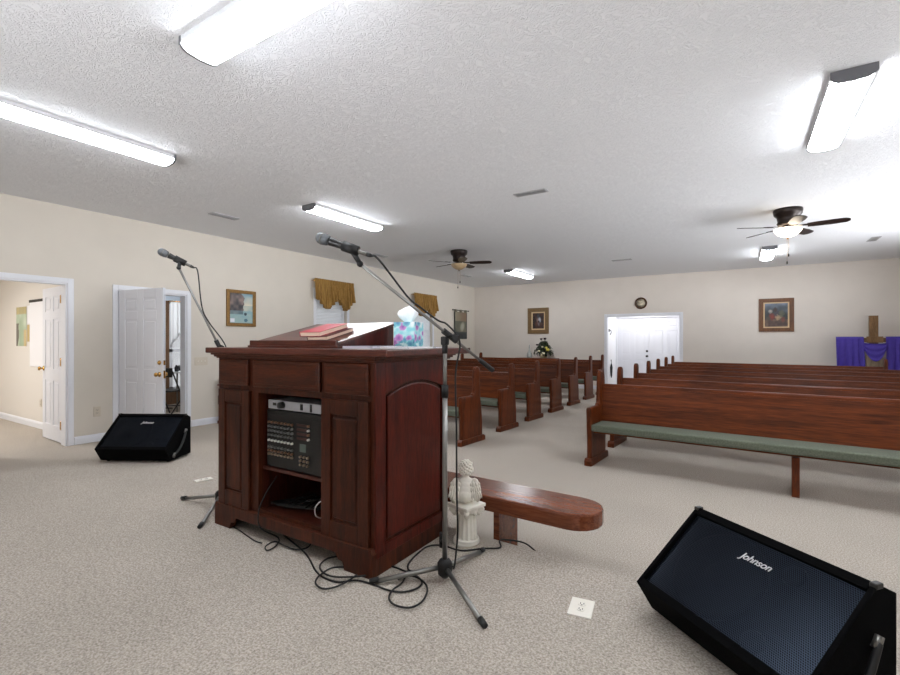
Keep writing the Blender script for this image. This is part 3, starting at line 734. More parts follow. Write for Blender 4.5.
def pdoor(x0, x1):
    m = MB(PO); z0, z1 = .30, 1.012; y0, y1 = YA - .02, YA; w = .068
    m.box((x0, y0 + .012, z0), (x1, y1, z1))
    m.box((x0, y0, z0), (x0 + w, y1, z1), .004); m.box((x1 - w, y0, z0), (x1, y1, z1), .004); m.box((x0 + w, y0, z0), (x1 - w, y1, z0 + w + .02), .004); m.box((x0 + w, y0, z1 - w - .01), (x1 - w, y1, z1), .004)
    m.box((x0 + w + .012, y0 + .002, z0 + w + .032), (x1 - w - .012, y1, z1 - w - .022), .009, 1)
    m.build('cabinet_door', M_PUL_V, pul)
pdoor(-2.79, -2.48); pdoor(-1.864, -1.535)
# bracket base: front board with shaped cutout, solid side boards
front = [(XA - .012, PZ), (-2.655, PZ), (-2.64, .2), (-2.61, .205), (-2.59, .235), (-1.75, .235), (-1.73, .205), (-1.70, .2), (-1.685, PZ), (XB + .014, PZ), (XB + .014, .275), (XB + .006, .30), (XA - .006, .30), (XA - .012, .275)]
m = MB(PO); m.prism(front, 'y', YA - .03, YA + .01, .003)
m.prism([(YA + .005, PZ), (YC + .01, PZ), (YC + .01, .235), (YC, .25), (YA + .005, .25)], 'x', XB - .02, XB + .013, .003)
m.prism([(YA + .005, PZ), (YC + .01, PZ), (YC + .01, .275), (YA + .005, .275)], 'x', XA - .011, XA + .02, .004); m.box((XA, YC - .01, PZ), (XB, YC + .012, .275), .004)
m.build('base', M_PUL_V, pul)
# side panel with arched frame
def arch_side(xf, sgn):
    m = MB(PO); d = .014; a, b = sorted((xf, xf + sgn * d))
    y0, y1, zb, zt = YA + .0, YC, .245, 1.215; l, r = 1.785, 2.30; zs, zp = 1.045, 1.10; bot = .30
    m.box((a, y0, zb), (b, l, zt), .002); m.box((a, r, zb), (b, y1, zt), .002); m.box((a, l, zb), (b, r, bot), .002)
    N = 16; arc = [(l + (r - l) * i / N, zs + (zp - zs) * math.sin(math.pi * i / N) ** .8) for i in range(N + 1)]
    m.prism(arc + [(r, zt), (l, zt)], 'x', a, b)
    g = .016
    arc2 = [(l + g + (r - l - 2 * g) * i / N, zs - g + (zp - zs) * math.sin(math.pi * i / N) ** .8) for i in range(N + 1)]
    m.prism([(l + g, bot + g)] + arc2 + [(r - g, bot + g)], 'x', min(xf, xf + sgn * .011), max(xf, xf + sgn * .011), .007)
    return m
arch_side(XB, 1).build('side_panel', M_PUL_S, pul); arch_side(XA, -1).build('side_panel', M_PUL_S, pul)
# cornice and top
m = MB(PO)
def moldring(m, prof):
    for (ax0, ay0, ax1, ay1, z0, z1) in prof: m.box((XA - ax0, YA - ay0, z0), (XB + ax0 + .014, YC + ay0, z1), .004)
moldring(m, [(.010, .022, 0, 0, 1.203, 1.214), (.022, .032, 0, 0, 1.212, 1.226), (.035, .045, 0, 0, 1.224, 1.238)])
m.build('cornice', M_PUL_H, pul)
MB(PO).box((-2.85, YA - .07, 1.236), (-1.375, YC + .06, 1.270), .005).build('top', M_PUL_T, pul)
PT = 1.270
# reading desk
rd = thing('reading_desk', 'slanted wooden reading desk lying on the pulpit top', 'reading desk', (-2.175, 1.75, PT))
MB().box((-.385, -.012, 0), (.385, .50, .014), .003).build('base_board', M_PUL_T, rd)
m = MB()
for x0, x1 in ((-.35, -.33), (.33, .35)): m.prism([(.02, .014), (.49, .014), (.49, .135), (.02, .03)], 'x', x0, x1)
m.box((-.33, .47, .014), (.33, .49, .125)); m.build('side_cheeks', M_PUL_S, rd)
sl = MB().prism([(0, .014), (0, .030), (.01, .034), (.52, .158), (.525, .146), (.02, .022)], 'x', -.37, .37, .002).build('slanted_board', M_PUL_T, rd)
MB().box((-.37, -.008, .014), (.37, .006, .044), .003).build('lip', M_PUL_T, rd)
# books on the slant
def book(label, pos, rz, tilt, w, h, th, mat, grp='hymn books on the reading desk'):
    t = thing('book', label, 'book', pos, rz, grp); t.rotation_euler = (tilt, 0, rz)
    MB().box((-w / 2, 0, 0), (w / 2, h, .003), .001).box((-w / 2, 0, th - .003), (w / 2, h, th), .001).box((-w / 2 - .003, 0, 0), (-w / 2 + .001, h, th), .001).build('cover', mat, t)
    MB().box((-w / 2 + .001, .003, .003), (w / 2 - .004, h - .004, th - .003)).build('pages', M_PAGES, t)
    return t
sl_t = math.atan2(.124, .51)
bz = lambda y: PT + .0365 + (y - 1.76) * math.tan(sl_t)
book('maroon book lying under the red book on the reading desk', (-1.995, 1.785, bz(1.785) + .001), R(3), sl_t, .15, .225, .022, M_MAROON)
n_ = Vector((0, -math.sin(sl_t), math.cos(sl_t)))
book('red book lying on top of the maroon book on the reading desk', Vector((-2.035, 1.775, bz(1.775) + .001)) + n_ * .0245, R(3), sl_t, .155, .23, .026, M_RED)
# tissue box
t = thing('tissue_box', 'floral blue and purple tissue box on the pulpit top', 'tissue box', (-1.675, 2.2, PT + .0005), R(13))
def tis(u, v):
    c = mixc((120, 196, 204), (222, 230, 230), vn(u * 7, v * 7) * 1.4 - .2)
    for k in range(16):
        x, y, r = hsh(k, 1.5), hsh(k, 7.2), .09 + .08 * hsh(k, 3.1)
        d = ((u - x) ** 2 + (v - y) ** 2) ** .5 + .05 * (vn(u * 25 + k, v * 25) - .5)
        if d < r: c = mixc((120, 60, 140) if k % 2 else (60, 110, 160), (196, 140, 196) if k % 2 else (120, 200, 200), d / r)
    return c
S_ = .132; H_ = .15
MB().box((-S_ / 2 + .001, -S_ / 2 + .001, 0), (S_ / 2 - .001, S_ / 2 - .001, H_), .002).build('carton', plain('teal_carton', (120, 190, 196), .5), t)
for k in range(4):
    p = painted('printed_side', S_, H_, 22, 26, (lambda kk: (lambda u, v: tis(u * .8 + kk * .13, v)))(k), paint_mat('printed_carton', .45), t)
    a = k * math.pi / 2; p.rotation_euler = (0, 0, a); p.location = (math.sin(a) * (S_ / 2), -math.cos(a) * (S_ / 2), 0)
m = MB()
def tfn(u, v):
    a = u * 2 * math.pi; r = .010 + .034 * math.sin(v * 2.2) * (1 + .22 * math.sin(3 * a + 2) + .15 * math.sin(7 * a))
    return (r * math.cos(a) * 1.3 - .012 * v, r * math.sin(a) * .55, H_ - .005 + .08 * v * (1 + .30 * math.sin(a + 2.2)))
m.sheet(tfn, 40, 8, .001); m.build('tissue', M_TISSUE, t)
# papers
pb = plain('glossy_cover', (206, 206, 216), .15, coat=.6)
for k, (x, y, rz, w, h, th) in enumerate(((-1.69, 1.78, 4, .2, .27, .013), (-1.475, 1.82, 6, .17, .25, .009), (-1.50, 2.12, 14, .13, .18, .005))):
    t = thing('paper_sheet', ['stack of glossy leaflets on the pulpit top beside the reading desk', 'thin stack of white sheets on the pulpit top between the leaflets and the boom stand', 'small white leaflet on the pulpit top beside the tissue box'][k], 'paper', (x, y, PT + .0005), R(rz), 'papers on the pulpit')
    MB().box((-w / 2, 0, 0), (w / 2, h, th)).build('sheet', M_PAPER if k else pb, t)
    m = MB()
    for q in range(5): m.box((-w / 2 + .02, .02 + q * .034, th), (w / 2 - .02, .026 + q * .034, th + .0003))
    m.build('printed_lines', plain('grey_ink', (120, 120, 150), .7), t)
# mixer in the cubby
mx = thing('audio_mixer', 'black audio mixer with rows of knobs inside the pulpit cubby', 'mixer', (-2.155, 1.752, .569))
mx.rotation_euler = (0, 0, 0)
MB().box((-.235, 0, .002), (.25, .2, .335), .004).build('case', M_BLK, mx)
MB().box((-.225, -.004, .012), (.24, 0, .31), .001).build('front_panel', plain('dark_grey_panel', (13, 13, 14), .45), mx)
kn = [plain('brown_knob', (128, 92, 70), .4), plain('grey_knob', (110, 112, 112), .4), plain('white_knob', (226, 226, 222), .4), plain('tan_knob', (150, 132, 112), .4)]
rows = [(.265, 0), (.24, 1), (.215, 1), (.19, 1), (.158, 2), (.12, 1), (.098, 0), (.078, 3)]
kb = {}
for z, c in rows:
    for i in range(8):
        if c not in kb: kb[c] = MB().lathe([(.0075, 0), (.0065, .012), (0, .0125)], (0, 0, 0), 8, (0, -1, 0)).build('knob', kn[c], mx); o = kb[c]
        else: o = kb[c].copy(); COL.objects.link(o)
        o.location = (-.205 + i * .029, -.004, z)
for z, c in ((.27, 0), (.245, 2), (.22, 0), (.195, 2)):
    MB().box((.035, -.006, z - .008), (.12, -.004, z + .006)).build('meter', plain('meter_window', (70, 36, 34), .3), mx)
    o = kb[c].copy(); COL.objects.link(o); o.location = (.135, -.004, z)
MB().box((.06, -.006, .12), (.11, -.004, .165)).build('display', plain('mixer_display', (86, 100, 96), .3), mx)
for i in range(3):
    for j in range(3):
        o = kb[3].copy(); COL.objects.link(o); o.location = (.07 + .03 * i, -.004, .05 + .022 * j)
rc = thing('wireless_receiver', 'slim white receiver box on top of the audio mixer', 'receiver', (-2.155, 1.76, .910))
MB().box((-.235, 0, 0), (.25, .16, .052), .003).build('case', plain('pale_grey_case', (176, 178, 184), .4), rc)
MB().lathe([(.02, 0), (.018, .03), (0, .031)], (-.1, 0, .028), 12, (0, -1, 0)).build('plug', M_BLK, rc)
MB().box((.05, -.003, .01), (.07, 0, .044)).box((.13, -.003, .005), (.145, 0, .048)).build('sockets', M_BLK, rc)
MB().box((-.19, -.002, .02), (-.16, 0, .036)).build('marking', M_SLOT, rc)

# ------------------------------------------------------------------ microphones and stands
def mic(label, head, tail, grp=None):
    h, tl = Vector(head), Vector(tail); ax = (h - tl).normalized()
    t = thing('microphone', label, 'microphone', tl); L = (h - tl).length
    q = ax.to_track_quat('Z', 'Y').to_matrix().to_4x4()
    def B(prof, name, mat):
        m = MB(); m.lathe(prof, (0, 0, 0), 20, ax); return m.build(name, mat, t)
    B([(.0115, 0), (.0125, .02), (.014, .05), (.0185, L - .05), (.019, L - .045)], 'handle', M_BLK)
    B([(.019, L - .040), (.0225, L - .033), (.0252, L - .016), (.0258, L - .006), (.0235, L + .007), (.0165, L + .016), (.008, L + .0205), (0, L + .0215)], 'grille_ball', M_MESHBALL)
    B([(.0258, L - .012), (.0266, L - .009), (.0262, L - .006)], 'grille_band', M_STANDD)
    B([(.0095, -.035), (.0098, 0), (.0115, .001)], 'plug', M_STAND)
    B([(.005, -.06), (.0085, -.05), (.0095, -.034)], 'cable_boot', M_BLKR)
    return t, ax
def stand(label, base, feet, pivot, tip, tail, ztop, hub_z=.075, collar_z=None):
    b = Vector(base); t = thing('microphone_stand', label, 'microphone stand', b)
    O = tuple(b)
    MB(O).lathe([(.014, .02), (.034, .04), (.036, .09), (.026, .105), (.016, .11)], b, 18).build('hub', M_BLKR, t)
    for f in feet:
        f = Vector((f[0], f[1], b.z)); s_ = b + Vector((0, 0, .07)); d = (f - b).normalized()
        leg = MB(O); leg.rod(s_ + d * .02, f + Vector((0, 0, .013)) - d * .03, .0115, seg=12); lo = leg.build('leg', M_STAND, t)
        e = f + Vector((0, 0, .014)); u = (e - s_).normalized()
        ft = MB(O); ft.rod(e - u * .045, e - u * .002, .0135, .0125, seg=12); ft.build('rubber_foot', M_BLKR, lo)
    zc = ztop - .46 if collar_z is None else collar_z
    MB(O).rod(b + Vector((0, 0, .05)), (b.x, b.y, zc), .0125).build('lower_pole', M_STAND, t)
    MB(O).rod((b.x, b.y, zc), (b.x, b.y, ztop), .0095).build('upper_pole', M_STAND, t)
    MB(O).rod((b.x, b.y, zc - .03), (b.x, b.y, zc + .03), .0165).build('height_clutch', M_BLKR, t)
    pv, tp, tl = Vector(pivot), Vector(tip), Vector(tail); d = (tp - pv).normalized()
    MB(O).rod((b.x, b.y, ztop - .07), (b.x, b.y, ztop - .02), .014).box((b.x - .016, b.y - .016, ztop - .03), (b.x + .016, b.y + .016, ztop + .012), .006).build('boom_swivel', M_BLKR, t)
    side = d.cross(Vector((0, 0, 1))).normalized()
    MB(O).rod(pv - d * .045, pv + d * .045, .0145).build('boom_clamp', M_BLKR, t)
    MB(O).rod(pv - side * .008, pv - side * .045, .008).prism([(-.012, -.012), (.012, -.012), (.022, .014), (-.022, .014)], 'y', -.006, .006, .003, M=Matrix.Translation(pv - side * .05 - Vector((0, 0, .012)))).build('clamp_knob', M_BLKR, t)
    MB(O).rod(tl, tp, .0075, seg=10).build('boom', M_STAND, t)
    MB(O).rod(tl - d * .03, tl + d * .07, .0125, .0115).build('counterweight', M_BLKR, t)
    return t
def clip(st, base, tip, at, ax):
    O = tuple(base); tip = Vector(tip); at = Vector(at)
    m = MB(O); m.rod(at - ax * .035, at + ax * .035, .0205, .0225, seg=14); m.rod(tip + (tip - at).normalized() * .008, at, .010, .012); m.ball(tip, .014)
    m.build('microphone_clip', M_BLKR, st)
# right stand (tall, in front of the pulpit's side)
BR = (-1.2, 1.86, PZ)
pvR = Vector((-1.18, 1.873, 1.334)); tipR = Vector((-1.366, 1.455, 1.636))
dR = (tipR - pvR); tailR = pvR - dR * .52
headR, tlR = (-1.522, 1.381, 1.750), (-1.363, 1.446, 1.687)
sR = stand('chrome microphone stand with long boom standing beside the pulpit end', BR, [(-1.49, 1.648), (-1.19, 2.235), (-.862, 1.634)], pvR, tipR, tailR, 1.32, collar_z=1.07)
mR, axR = mic('grey headed microphone on the tall boom nearest the viewer', headR, tlR)
clip(sR, BR, tipR, Vector(tlR) + axR * .04, axR)
MB(BR).rod((-1.2, 1.86, .34), (-1.245, 1.90, .335), .01).rod((-1.245, 1.90, .30), (-1.245, 1.90, .37), .012).build('hub_knob', M_BLKR, sR)
# left stand (mostly hidden behind the pulpit's left end)
BL = (-3.075, 1.88, PZ)
pvL = Vector((-3.065, 1.862, 1.275)); tipL = Vector((-3.105, 1.612, 1.787))
tailL = pvL - (tipL - pvL) * .55
sL = stand('chrome microphone stand half hidden behind the far end of the pulpit', BL, [(-3.43, 1.80), (-2.80, 1.575), (-2.99, 2.26)], pvL, tipL, tailL, 1.262, collar_z=.9)
headL, tlL = (-3.172, 1.538, 1.886), (-3.105, 1.652, 1.822)
mL, axL = mic('grey headed microphone before the open white door', headL, tlL)
clip(sL, BL, tipL, Vector(tlL) + axL * .03, axL)

# ------------------------------------------------------------------ cables on the carpet
def cable(label, pts, r=.0045, name='cable', mat=M_BLKR):
    o = MB().tube(spline(pts, 7), r, 7).build(name, mat)
    return tag(o, label, 'cable')
zf = PZ + .006
def fl_(x, y): return (x, y, zf)      # a point on the platform carpet
axb = axR; p0 = Vector(tlR) - axR * .058
dn = (pvR - tipR)
off = Vector((.012, .012, .012))
pts = [p0, p0 - axR * .03 + Vector((.0, .01, -.008)), tipR + dn * .46 + off * .95, tipR + dn * .6 + off * .9, tipR + dn * .8 + off * 1.1, tipR + dn * .93 + Vector((.02, 0, .03)), pvR + Vector((.055, .0, -.03)), (-1.147, 1.87, 1.15), (-1.145, 1.875, .9), (-1.14, 1.87, .6), (-1.135, 1.87, .42), (-1.15, 1.88, .3), (-1.19, 1.925, .2), (-1.235, 1.97, PZ + .02)]
pts += [fl_(*p) for p in ((-1.333, 1.918), (-1.391, 1.845), (-1.446, 1.896), (-1.477, 2.022), (-1.476, 2.124), (-1.413, 2.171), (-1.326, 2.167), (-1.273, 2.186), (-1.211, 2.254), (-1.132, 2.317))] + [(-1.17, 2.405, PZ + .008), (-1.05, 2.45, PZ + .004), (-.98, 2.47, .12)]
cable('black microphone cable hanging down the boom stand and across the carpet', pts, .0045, 'microphone_cable')
q0 = Vector(tlL) - axL * .058; dl = pvL - tipL
pts = [q0, q0 - axL * .022 + Vector((.004, .0, -.016)), tipL + dl * .5 + Vector((.016, .008, .008)), tipL + dl * .7 + Vector((.012, .006, .006)), pvL + Vector((.03, .03, .0)), (-3.035, 1.91, 1.1), (-3.04, 1.915, .6), (-3.045, 1.915, .3), (-3.0, 1.98, PZ + .02), (-2.95, 2.12, PZ + .006), (-2.92, 2.32, PZ + .006)]
cable('thin black microphone cable running down the stand behind the far pulpit end', pts, .0042, 'microphone_cable')
pts = [p0 * 0 + Vector(fl_(*p)) for p in ((-2.285, 1.787), (-2.022, 1.708), (-1.908, 1.657), (-1.795, 1.595), (-1.705, 1.569), (-1.618, 1.578), (-1.559, 1.635), (-1.472, 1.649), (-1.375, 1.648), (-1.306, 1.672), (-1.272, 1.729), (-1.279, 1.781), (-1.327, 1.817), (-1.417, 1.829), (-1.508, 1.832), (-1.590, 1.812), (-1.589, 1.757))]
cable('long black cable snaking from the cubby towards the pulpit corner', pts)
pts = [Vector(fl_(*p)) + Vector((0, 0, .009)) for p in ((-1.788, 1.768), (-1.828, 1.707), (-1.806, 1.633), (-1.740, 1.591), (-1.656, 1.591), (-1.559, 1.660), (-1.532, 1.716), (-1.623, 1.700), (-1.680, 1.688), (-1.735, 1.643), (-1.727, 1.556), (-1.690, 1.501), (-1.625, 1.485), (-1.587, 1.525), (-1.576, 1.594), (-1.581, 1.662))]
cable('coiled black cable looping on the carpet at the pulpit corner', pts)
pts = [Vector(fl_(*p)) + Vector((0, 0, .006)) for p in ((-1.398, 1.829), (-1.353, 1.724), (-1.350, 1.654), (-1.323, 1.593), (-1.270, 1.563), (-1.203, 1.578), (-1.180, 1.637), (-1.204, 1.716), (-1.247, 1.770), (-1.316, 1.801), (-1.368, 1.791), (-1.389, 1.739))]
cable('looped black cable under the front leg of the boom stand', pts)
pts = [(-2.36, 1.80, .50), (-2.37, 1.735, .42), (-2.35, 1.668, .335), (-2.31, 1.650, .25)] + [Vector(fl_(*p)) + Vector((0, 0, .003)) for p in ((-2.278, 1.743), (-2.199, 1.672), (-2.185, 1.605), (-2.237, 1.630), (-2.248, 1.698), (-2.148, 1.692), (-2.064, 1.695), (-2.030, 1.740), (-2.059, 1.802))]
cable('black cable spilling from the cubby with a small loop on the carpet', pts, .004)
pts = [Vector(fl_(*p)) for p in ((-2.972, 1.789), (-2.814, 1.696), (-2.729, 1.691), (-2.619, 1.698), (-2.472, 1.670), (-2.355, 1.647), (-2.298, 1.651))]
cable('thin black cable along the foot of the pulpit by the drawers end', pts, .0035)
cable('short white cable end curling inside the cubby', [(-1.91, 1.77, .44), (-1.95, 1.76, .43), (-1.985, 1.76, .39), (-1.99, 1.77, .345), (-1.985, 1.80, .322)], .004, 'cable', M_PAPER)
m = MB(); 
for k in range(7):
    a0 = hsh(k, 2) * 6; m.tube(spline([(-2.36 + .10 * k * .6 + .02 * math.sin(a0), 1.80 + .06 * hsh(k, 5), .325 + .012 * k * .5), (-2.30 + .06 * k * .5, 1.93 + .1 * hsh(k, 8), .34 + .02 * hsh(k, 4)), (-2.2 + .03 * k, 1.86 + .05 * hsh(k, 9), .35 + .01 * k), (-2.36 + .05 * k, 1.9, .33), (-2.4 + .02 * k, 1.77 + .02 * hsh(k, 1), .33 + .01 * hsh(k, 6))], 5), .005, 6)
tag(m.build('cable_bundle', M_BLKR), 'tangle of black cables lying in the bottom of the cubby', 'cable')

# ------------------------------------------------------------------ wedge speakers
def text_mesh(body, size):
    cu = bpy.data.curves.new('lettering', 'FONT'); cu.body = body; cu.size = size; cu.shear = .35; cu.extrude = .0012; cu.align_x = 'CENTER'; cu.space_character = .95
    o = bpy.data.objects.new('lettering', cu); COL.objects.link(o)
    dg = bpy.context.evaluated_depsgraph_get(); me = bpy.data.meshes.new_from_object(o.evaluated_get(dg)); bpy.data.objects.remove(o)
    return me
def wedge(label, loc, rotz):
    """x along the width, -y towards the listener; origin on the floor below the top front edge"""
    t = thing('wedge_speaker', label, 'speaker', loc, rotz, 'black wedge monitors on the platform')
    W_ = .685; hw = W_ / 2
    P0, P1, P2, P3, P4 = (-.24, .016), (-.317, .138), (0, .421), (.08, .382), (.08, .016)
    th = .018
    d = Vector((P2[0] - P1[0], P2[1] - P1[1])); Lf = d.length; d /= Lf; n = Vector((-d.y, d.x))   # n: outward normal of the face (up and towards -y)
    def F(s, k): p = Vector(P1) + d * s + n * k; return (p.x, p.y)
    rec = -.035
    shell = MB()
    prof = [P0, P1, P2, P3, P4]
    for x0, x1 in ((-hw, -hw + th), (hw - th, hw)): shell.prism(prof, 'x', x0, x1, .004)
    body = [P0, F(0, 0), F(.03, 0), F(.03, rec), F(Lf - .03, rec), F(Lf - .03, 0), F(Lf, 0), P3, P4]
    shell.prism(body, 'x', -hw + th, hw - th)
    shell.build('cabinet', M_CARPETBLK, t)
    # local frame of the face: origin middle of the baffle
    o = F(Lf / 2, rec); MF = Matrix(((1, 0, 0, 0), (0, d.x, n.x, o[0]), (0, d.y, n.y, o[1]), (0, 0, 0, 1)))
    def face(mb, name, mat, par=t):
        ob = mb.build(name, mat, par); ob.matrix_local = MF if par is t else Matrix.Identity(4); return ob
    wf = face(MB().lathe([(.178, .001), (.178, .008), (.165, .012), (.152, .004), (.06, -.03 + .032), (.05, .006), (.03, .014), (0, .018)], (-.10, .0, 0), 36), 'woofer', M_CONE)
    hn = face(MB().prism([(.15, -.10), (.31, -.10), (.31, .09), (.15, .09)], 'z', .001, .006, .002).prism([(.17, -.08), (.29, -.08), (.26, -.02), (.26, .02), (.29, .07), (.17, .07), (.20, .02), (.20, -.02)], 'z', .006, .016), 'horn', M_CONE)
    face(MB().lathe([(.04, .001), (.036, .01), (.02, .006), (0, .006)], (.12, .13, 0), 18), 'bass_port', M_CONE); face(MB().lathe([(.04, .001), (.036, .01), (.02, .006), (0, .006)], (.13, -.14, 0), 18), 'bass_port', M_CONE)
    gw, gl = hw - th - .004, Lf / 2 - .034
    g = MB(); 
    def gf(u, v): return (-gw + 2 * gw * u, -gl + 2 * gl * v, .022 + .006 * (1 - (2 * u - 1) ** 4))
    g.sheet(gf, 24, 4); face(g, 'grille', M_GRILLE)
    me = text_mesh('Johnson', .038); me.materials.append(plain('silver_badge', (214, 214, 216), .35, .3))
    lo = bpy.data.objects.new('badge_lettering', me); COL.objects.link(lo); lo.parent = t
    lo.matrix_local = MF @ Matrix.Translation((.005, gl - .085, .030))
    for sx in (-1, 1):
        c = MB()
        q = F(Lf - .0, 0)
        c.box((sx * hw - .02 if sx > 0 else sx * hw - .002, -.012, .405), (sx * hw + .002 if sx > 0 else sx * hw + .02, .02, .4225), .004)
        c.build('corner_guard', M_BLK, t)
        st = MB(); x = sx * (hw + .011)
        st.tube(spline([(x, -.20, .06), (x + sx * .012, -.14, .11), (x + sx * .012, -.08, .18), (x, -.02, .255)], 5), .011, 8)
        so = st.build('strap_handle', M_BLKR, t)
        for p, q2 in (((x - sx * .006, -.215, .042), (x - sx * .003, -.188, .075)), ((x - sx * .003, -.03, .24), (x - sx * .006, -.008, .272))): e = MB(); e.rod(p, q2, .0135, seg=12); e.build('handle_cap', M_STANDD, so)
    for sx in (-1, 1):
        for y in (-.2, .05):
            MB().lathe([(.016, .016), (.014, 0)], (sx * (hw - .05), y, 0), 12).build('rubber_foot', M_BLKR, t)
    return t
M_CARPETBLK.node_tree.nodes['Principled BSDF'].inputs['Specular IOR Level'].default_value = .08
M_CONE.node_tree.nodes['Principled BSDF'].inputs['Specular IOR Level'].default_value = .05
w1 = wedge('large black wedge speaker in the front right corner, its grille nearest the viewer', (.09, 2.083, PZ), -.716)
dup(w1, (-4.994, 2.338, PZ), .527, 'black wedge speaker on the platform before the open white door, farthest from the viewer')

# ------------------------------------------------------------------ altar bench behind the pulpit
ab = thing('altar_bench', 'low dark wooden altar bench with rounded end behind the pulpit', 'bench', (-2.12, 2.60, 0), R(-2.5))
hl, hwid = 1.49, .155
out = []
for k in range(13):
    a = -math.pi / 2 + math.pi * k / 12; out.append((hl - hwid + hwid * math.cos(a), hwid * math.sin(a)))
for k in range(13):
    a = math.pi / 2 + math.pi * k / 12; out.append((-hl + hwid + hwid * math.cos(a), hwid * math.sin(a)))
MB().prism(out, 'z', .312, .402, .012).build('seat', M_BENCH, ab)
for x in (-.93, 0., .93):
    MB().box((x - .035, -.13, 0), (x + .005, .11, .312), .004).build('leg', M_BENCH, ab)

# ------------------------------------------------------------------ cherub on a column
pd = thing('column_pedestal', 'small white ceramic column pedestal beside the pulpit', 'pedestal', (-1.332, 2.292, PZ), R(-14))
pd.scale = (1.2, 1.2, 1)
m = MB(); m.lathe([(.062, 0), (.064, .012), (.058, .016), (.062, .024), (.058, .031), (.054, .033)], seg=28); m.build('base', M_CERAM, pd)
m = MB(); N = 48; tb = []
prof = [(.050, .033), (.047, .05), (.044, .17), (.046, .178)]
def flut(u, v):
    a = u * 2 * math.pi; z = .03 + v * .15; r = (.052 - .008 * v) * (1 - .07 * (0.5 + .5 * math.cos(14 * a)))
    return (r * math.cos(a), r * math.sin(a), z)
m.sheet(flut, 112, 6); m.build('fluted_shaft', M_CERAM, pd)
m = MB(); m.lathe([(.046, .172), (.054, .18), (.056, .19), (.06, .208)], seg=24); m.box((-.066, -.066, .206), (.066, .066, .226), .004)
for sx in (-1, 1):
    for sy in (-1, 1):
        m.lathe([(.016, -.012), (.02, 0), (.016, .012)], (sx * .047, sy * .047, .19), 12, (sx, -sy, 0)); m.ball((sx * .04, sy * .04, .172), (.014, .014, .018))
for k in range(8):
    a = k * math.pi / 4; m.ball((.052 * math.cos(a), .052 * math.sin(a), .182), (.012, .012, .018), sub=1)
m.build('capital', M_CERAM, pd)
ch = thing('cherub_figurine', 'white ceramic winged cherub sitting on the column pedestal', 'figurine', (-1.338, 2.288, PZ + .2262), R(30))
ch.scale = (1.06, 1.06, 1.06)
# faces +y, away from the platform; head turned to +x
m = MB()
def limb(a, b, r0, r1):
    a, b = Vector(a), Vector(b)
    for k in range(7):
        t_ = k / 6; m.ball(a.lerp(b, t_), r0 + (r1 - r0) * t_, sub=1)
m.ball((0, -.012, .045), (.046, .042, .042)); m.ball((0, -.008, .066), (.043, .037, .05)); m.ball((0, -.006, .09), (.038, .032, .045)); m.ball((0, 0, .118), (.040, .028, .026)); m.ball((0, .004, .14), (.018, .018, .02))
limb((.028, .0, .035), (.05, .065, .045), .024, .019); limb((.05, .065, .045), (.035, .03, .014), .018, .013); limb((-.028, .0, .035), (-.05, .06, .04), .024, .019); limb((-.05, .06, .04), (-.055, .0, .014), .018, .013)
m.ball((-.06, -.02, .012), (.014, .022, .010)); m.ball((.035, .01, .010), (.014, .022, .010))
limb((.042, .004, .118), (.062, .03, .088), .015, .012); limb((.062, .03, .088), (.03, .055, .10), .012, .009); limb((-.042, .004, .118), (-.064, .025, .085), .015, .012); limb((-.064, .025, .085), (-.03, .055, .095), .012, .009)
m.ball((.022, .058, .102), (.012, .010, .009)); m.ball((-.022, .058, .098), (.012, .010, .009))
HD = Vector((.006, .008, .182))
m.ball(HD, (.037, .039, .041)); m.ball(HD + Vector((.026, .022, -.014)), (.016, .016, .016)); m.ball(HD + Vector((.036, .022, -.002)), (.006, .006, .007), sub=1)
m.ball(HD + Vector((.03, .028, -.024)), (.008, .006, .004), sub=1)
body = m.build('body', M_CERAM, ch)
md = body.modifiers.new('fuse', 'REMESH'); md.mode = 'VOXEL'; md.voxel_size = .0035; md.use_smooth_shade = True
ms = body.modifiers.new('soften', 'SMOOTH'); ms.factor = .5; ms.iterations = 3
m = MB()
for k in range(70):   # curls over back and crown of the head
    z = 1 - 2 * (k + .5) / 70 * .82; r = math.sqrt(max(0, 1 - z * z)); a = k * 2.39996
    d = Vector((r * math.cos(a), r * math.sin(a), z))
    if d.dot(Vector((.8, .6, -.2))) > .35: continue
    m.ball(HD + Vector((d.x * .037, d.y * .039, d.z * .041)), .0095, sub=1)
m.build('hair', M_CERAM, ch)
m = MB()
for ex in ((.036, .008, .002), (.024, .034, .002)): m.ball(HD + Vector(ex) * .96, (.004, .004, .003), sub=1)
m.build('eyes', plain('ceramic_eye_grey', (170, 164, 154), .5), ch)  # eyes in one even grey
for sx in (-1, 1):   # folded wings: an oval blade with three overlapping rows of feathers
    m = MB(); W0 = Matrix.Translation((sx * .058, -.036, .08)) @ Matrix.Rotation(sx * R(-10), 4, 'Z') @ Matrix.Rotation(sx * R(-8), 4, 'Y')
    m._merge(MB().ball((0, 0, 0), (.028, .009, .066)).bm, smooth=True, M=W0)
    f = MB()
    for z0, n, ln in ((.038, 4, .016), (.014, 5, .022), (-.016, 5, .032)):
        for k in range(n):
            x = -.023 + .046 * k / (n - 1); L1 = ln * (1.15 - 1.4 * abs(x + sx * .004) / .03 * .4)
            q = Matrix.Rotation(R(-x * 500), 4, 'Y')
            f.ball((x, -.007, z0 - L1 * .4), (.0058, .0045, L1), M=q, sub=1)
    m._merge(f.bm, smooth=True, M=W0)
    m.build('wing', M_CERAM, ch)

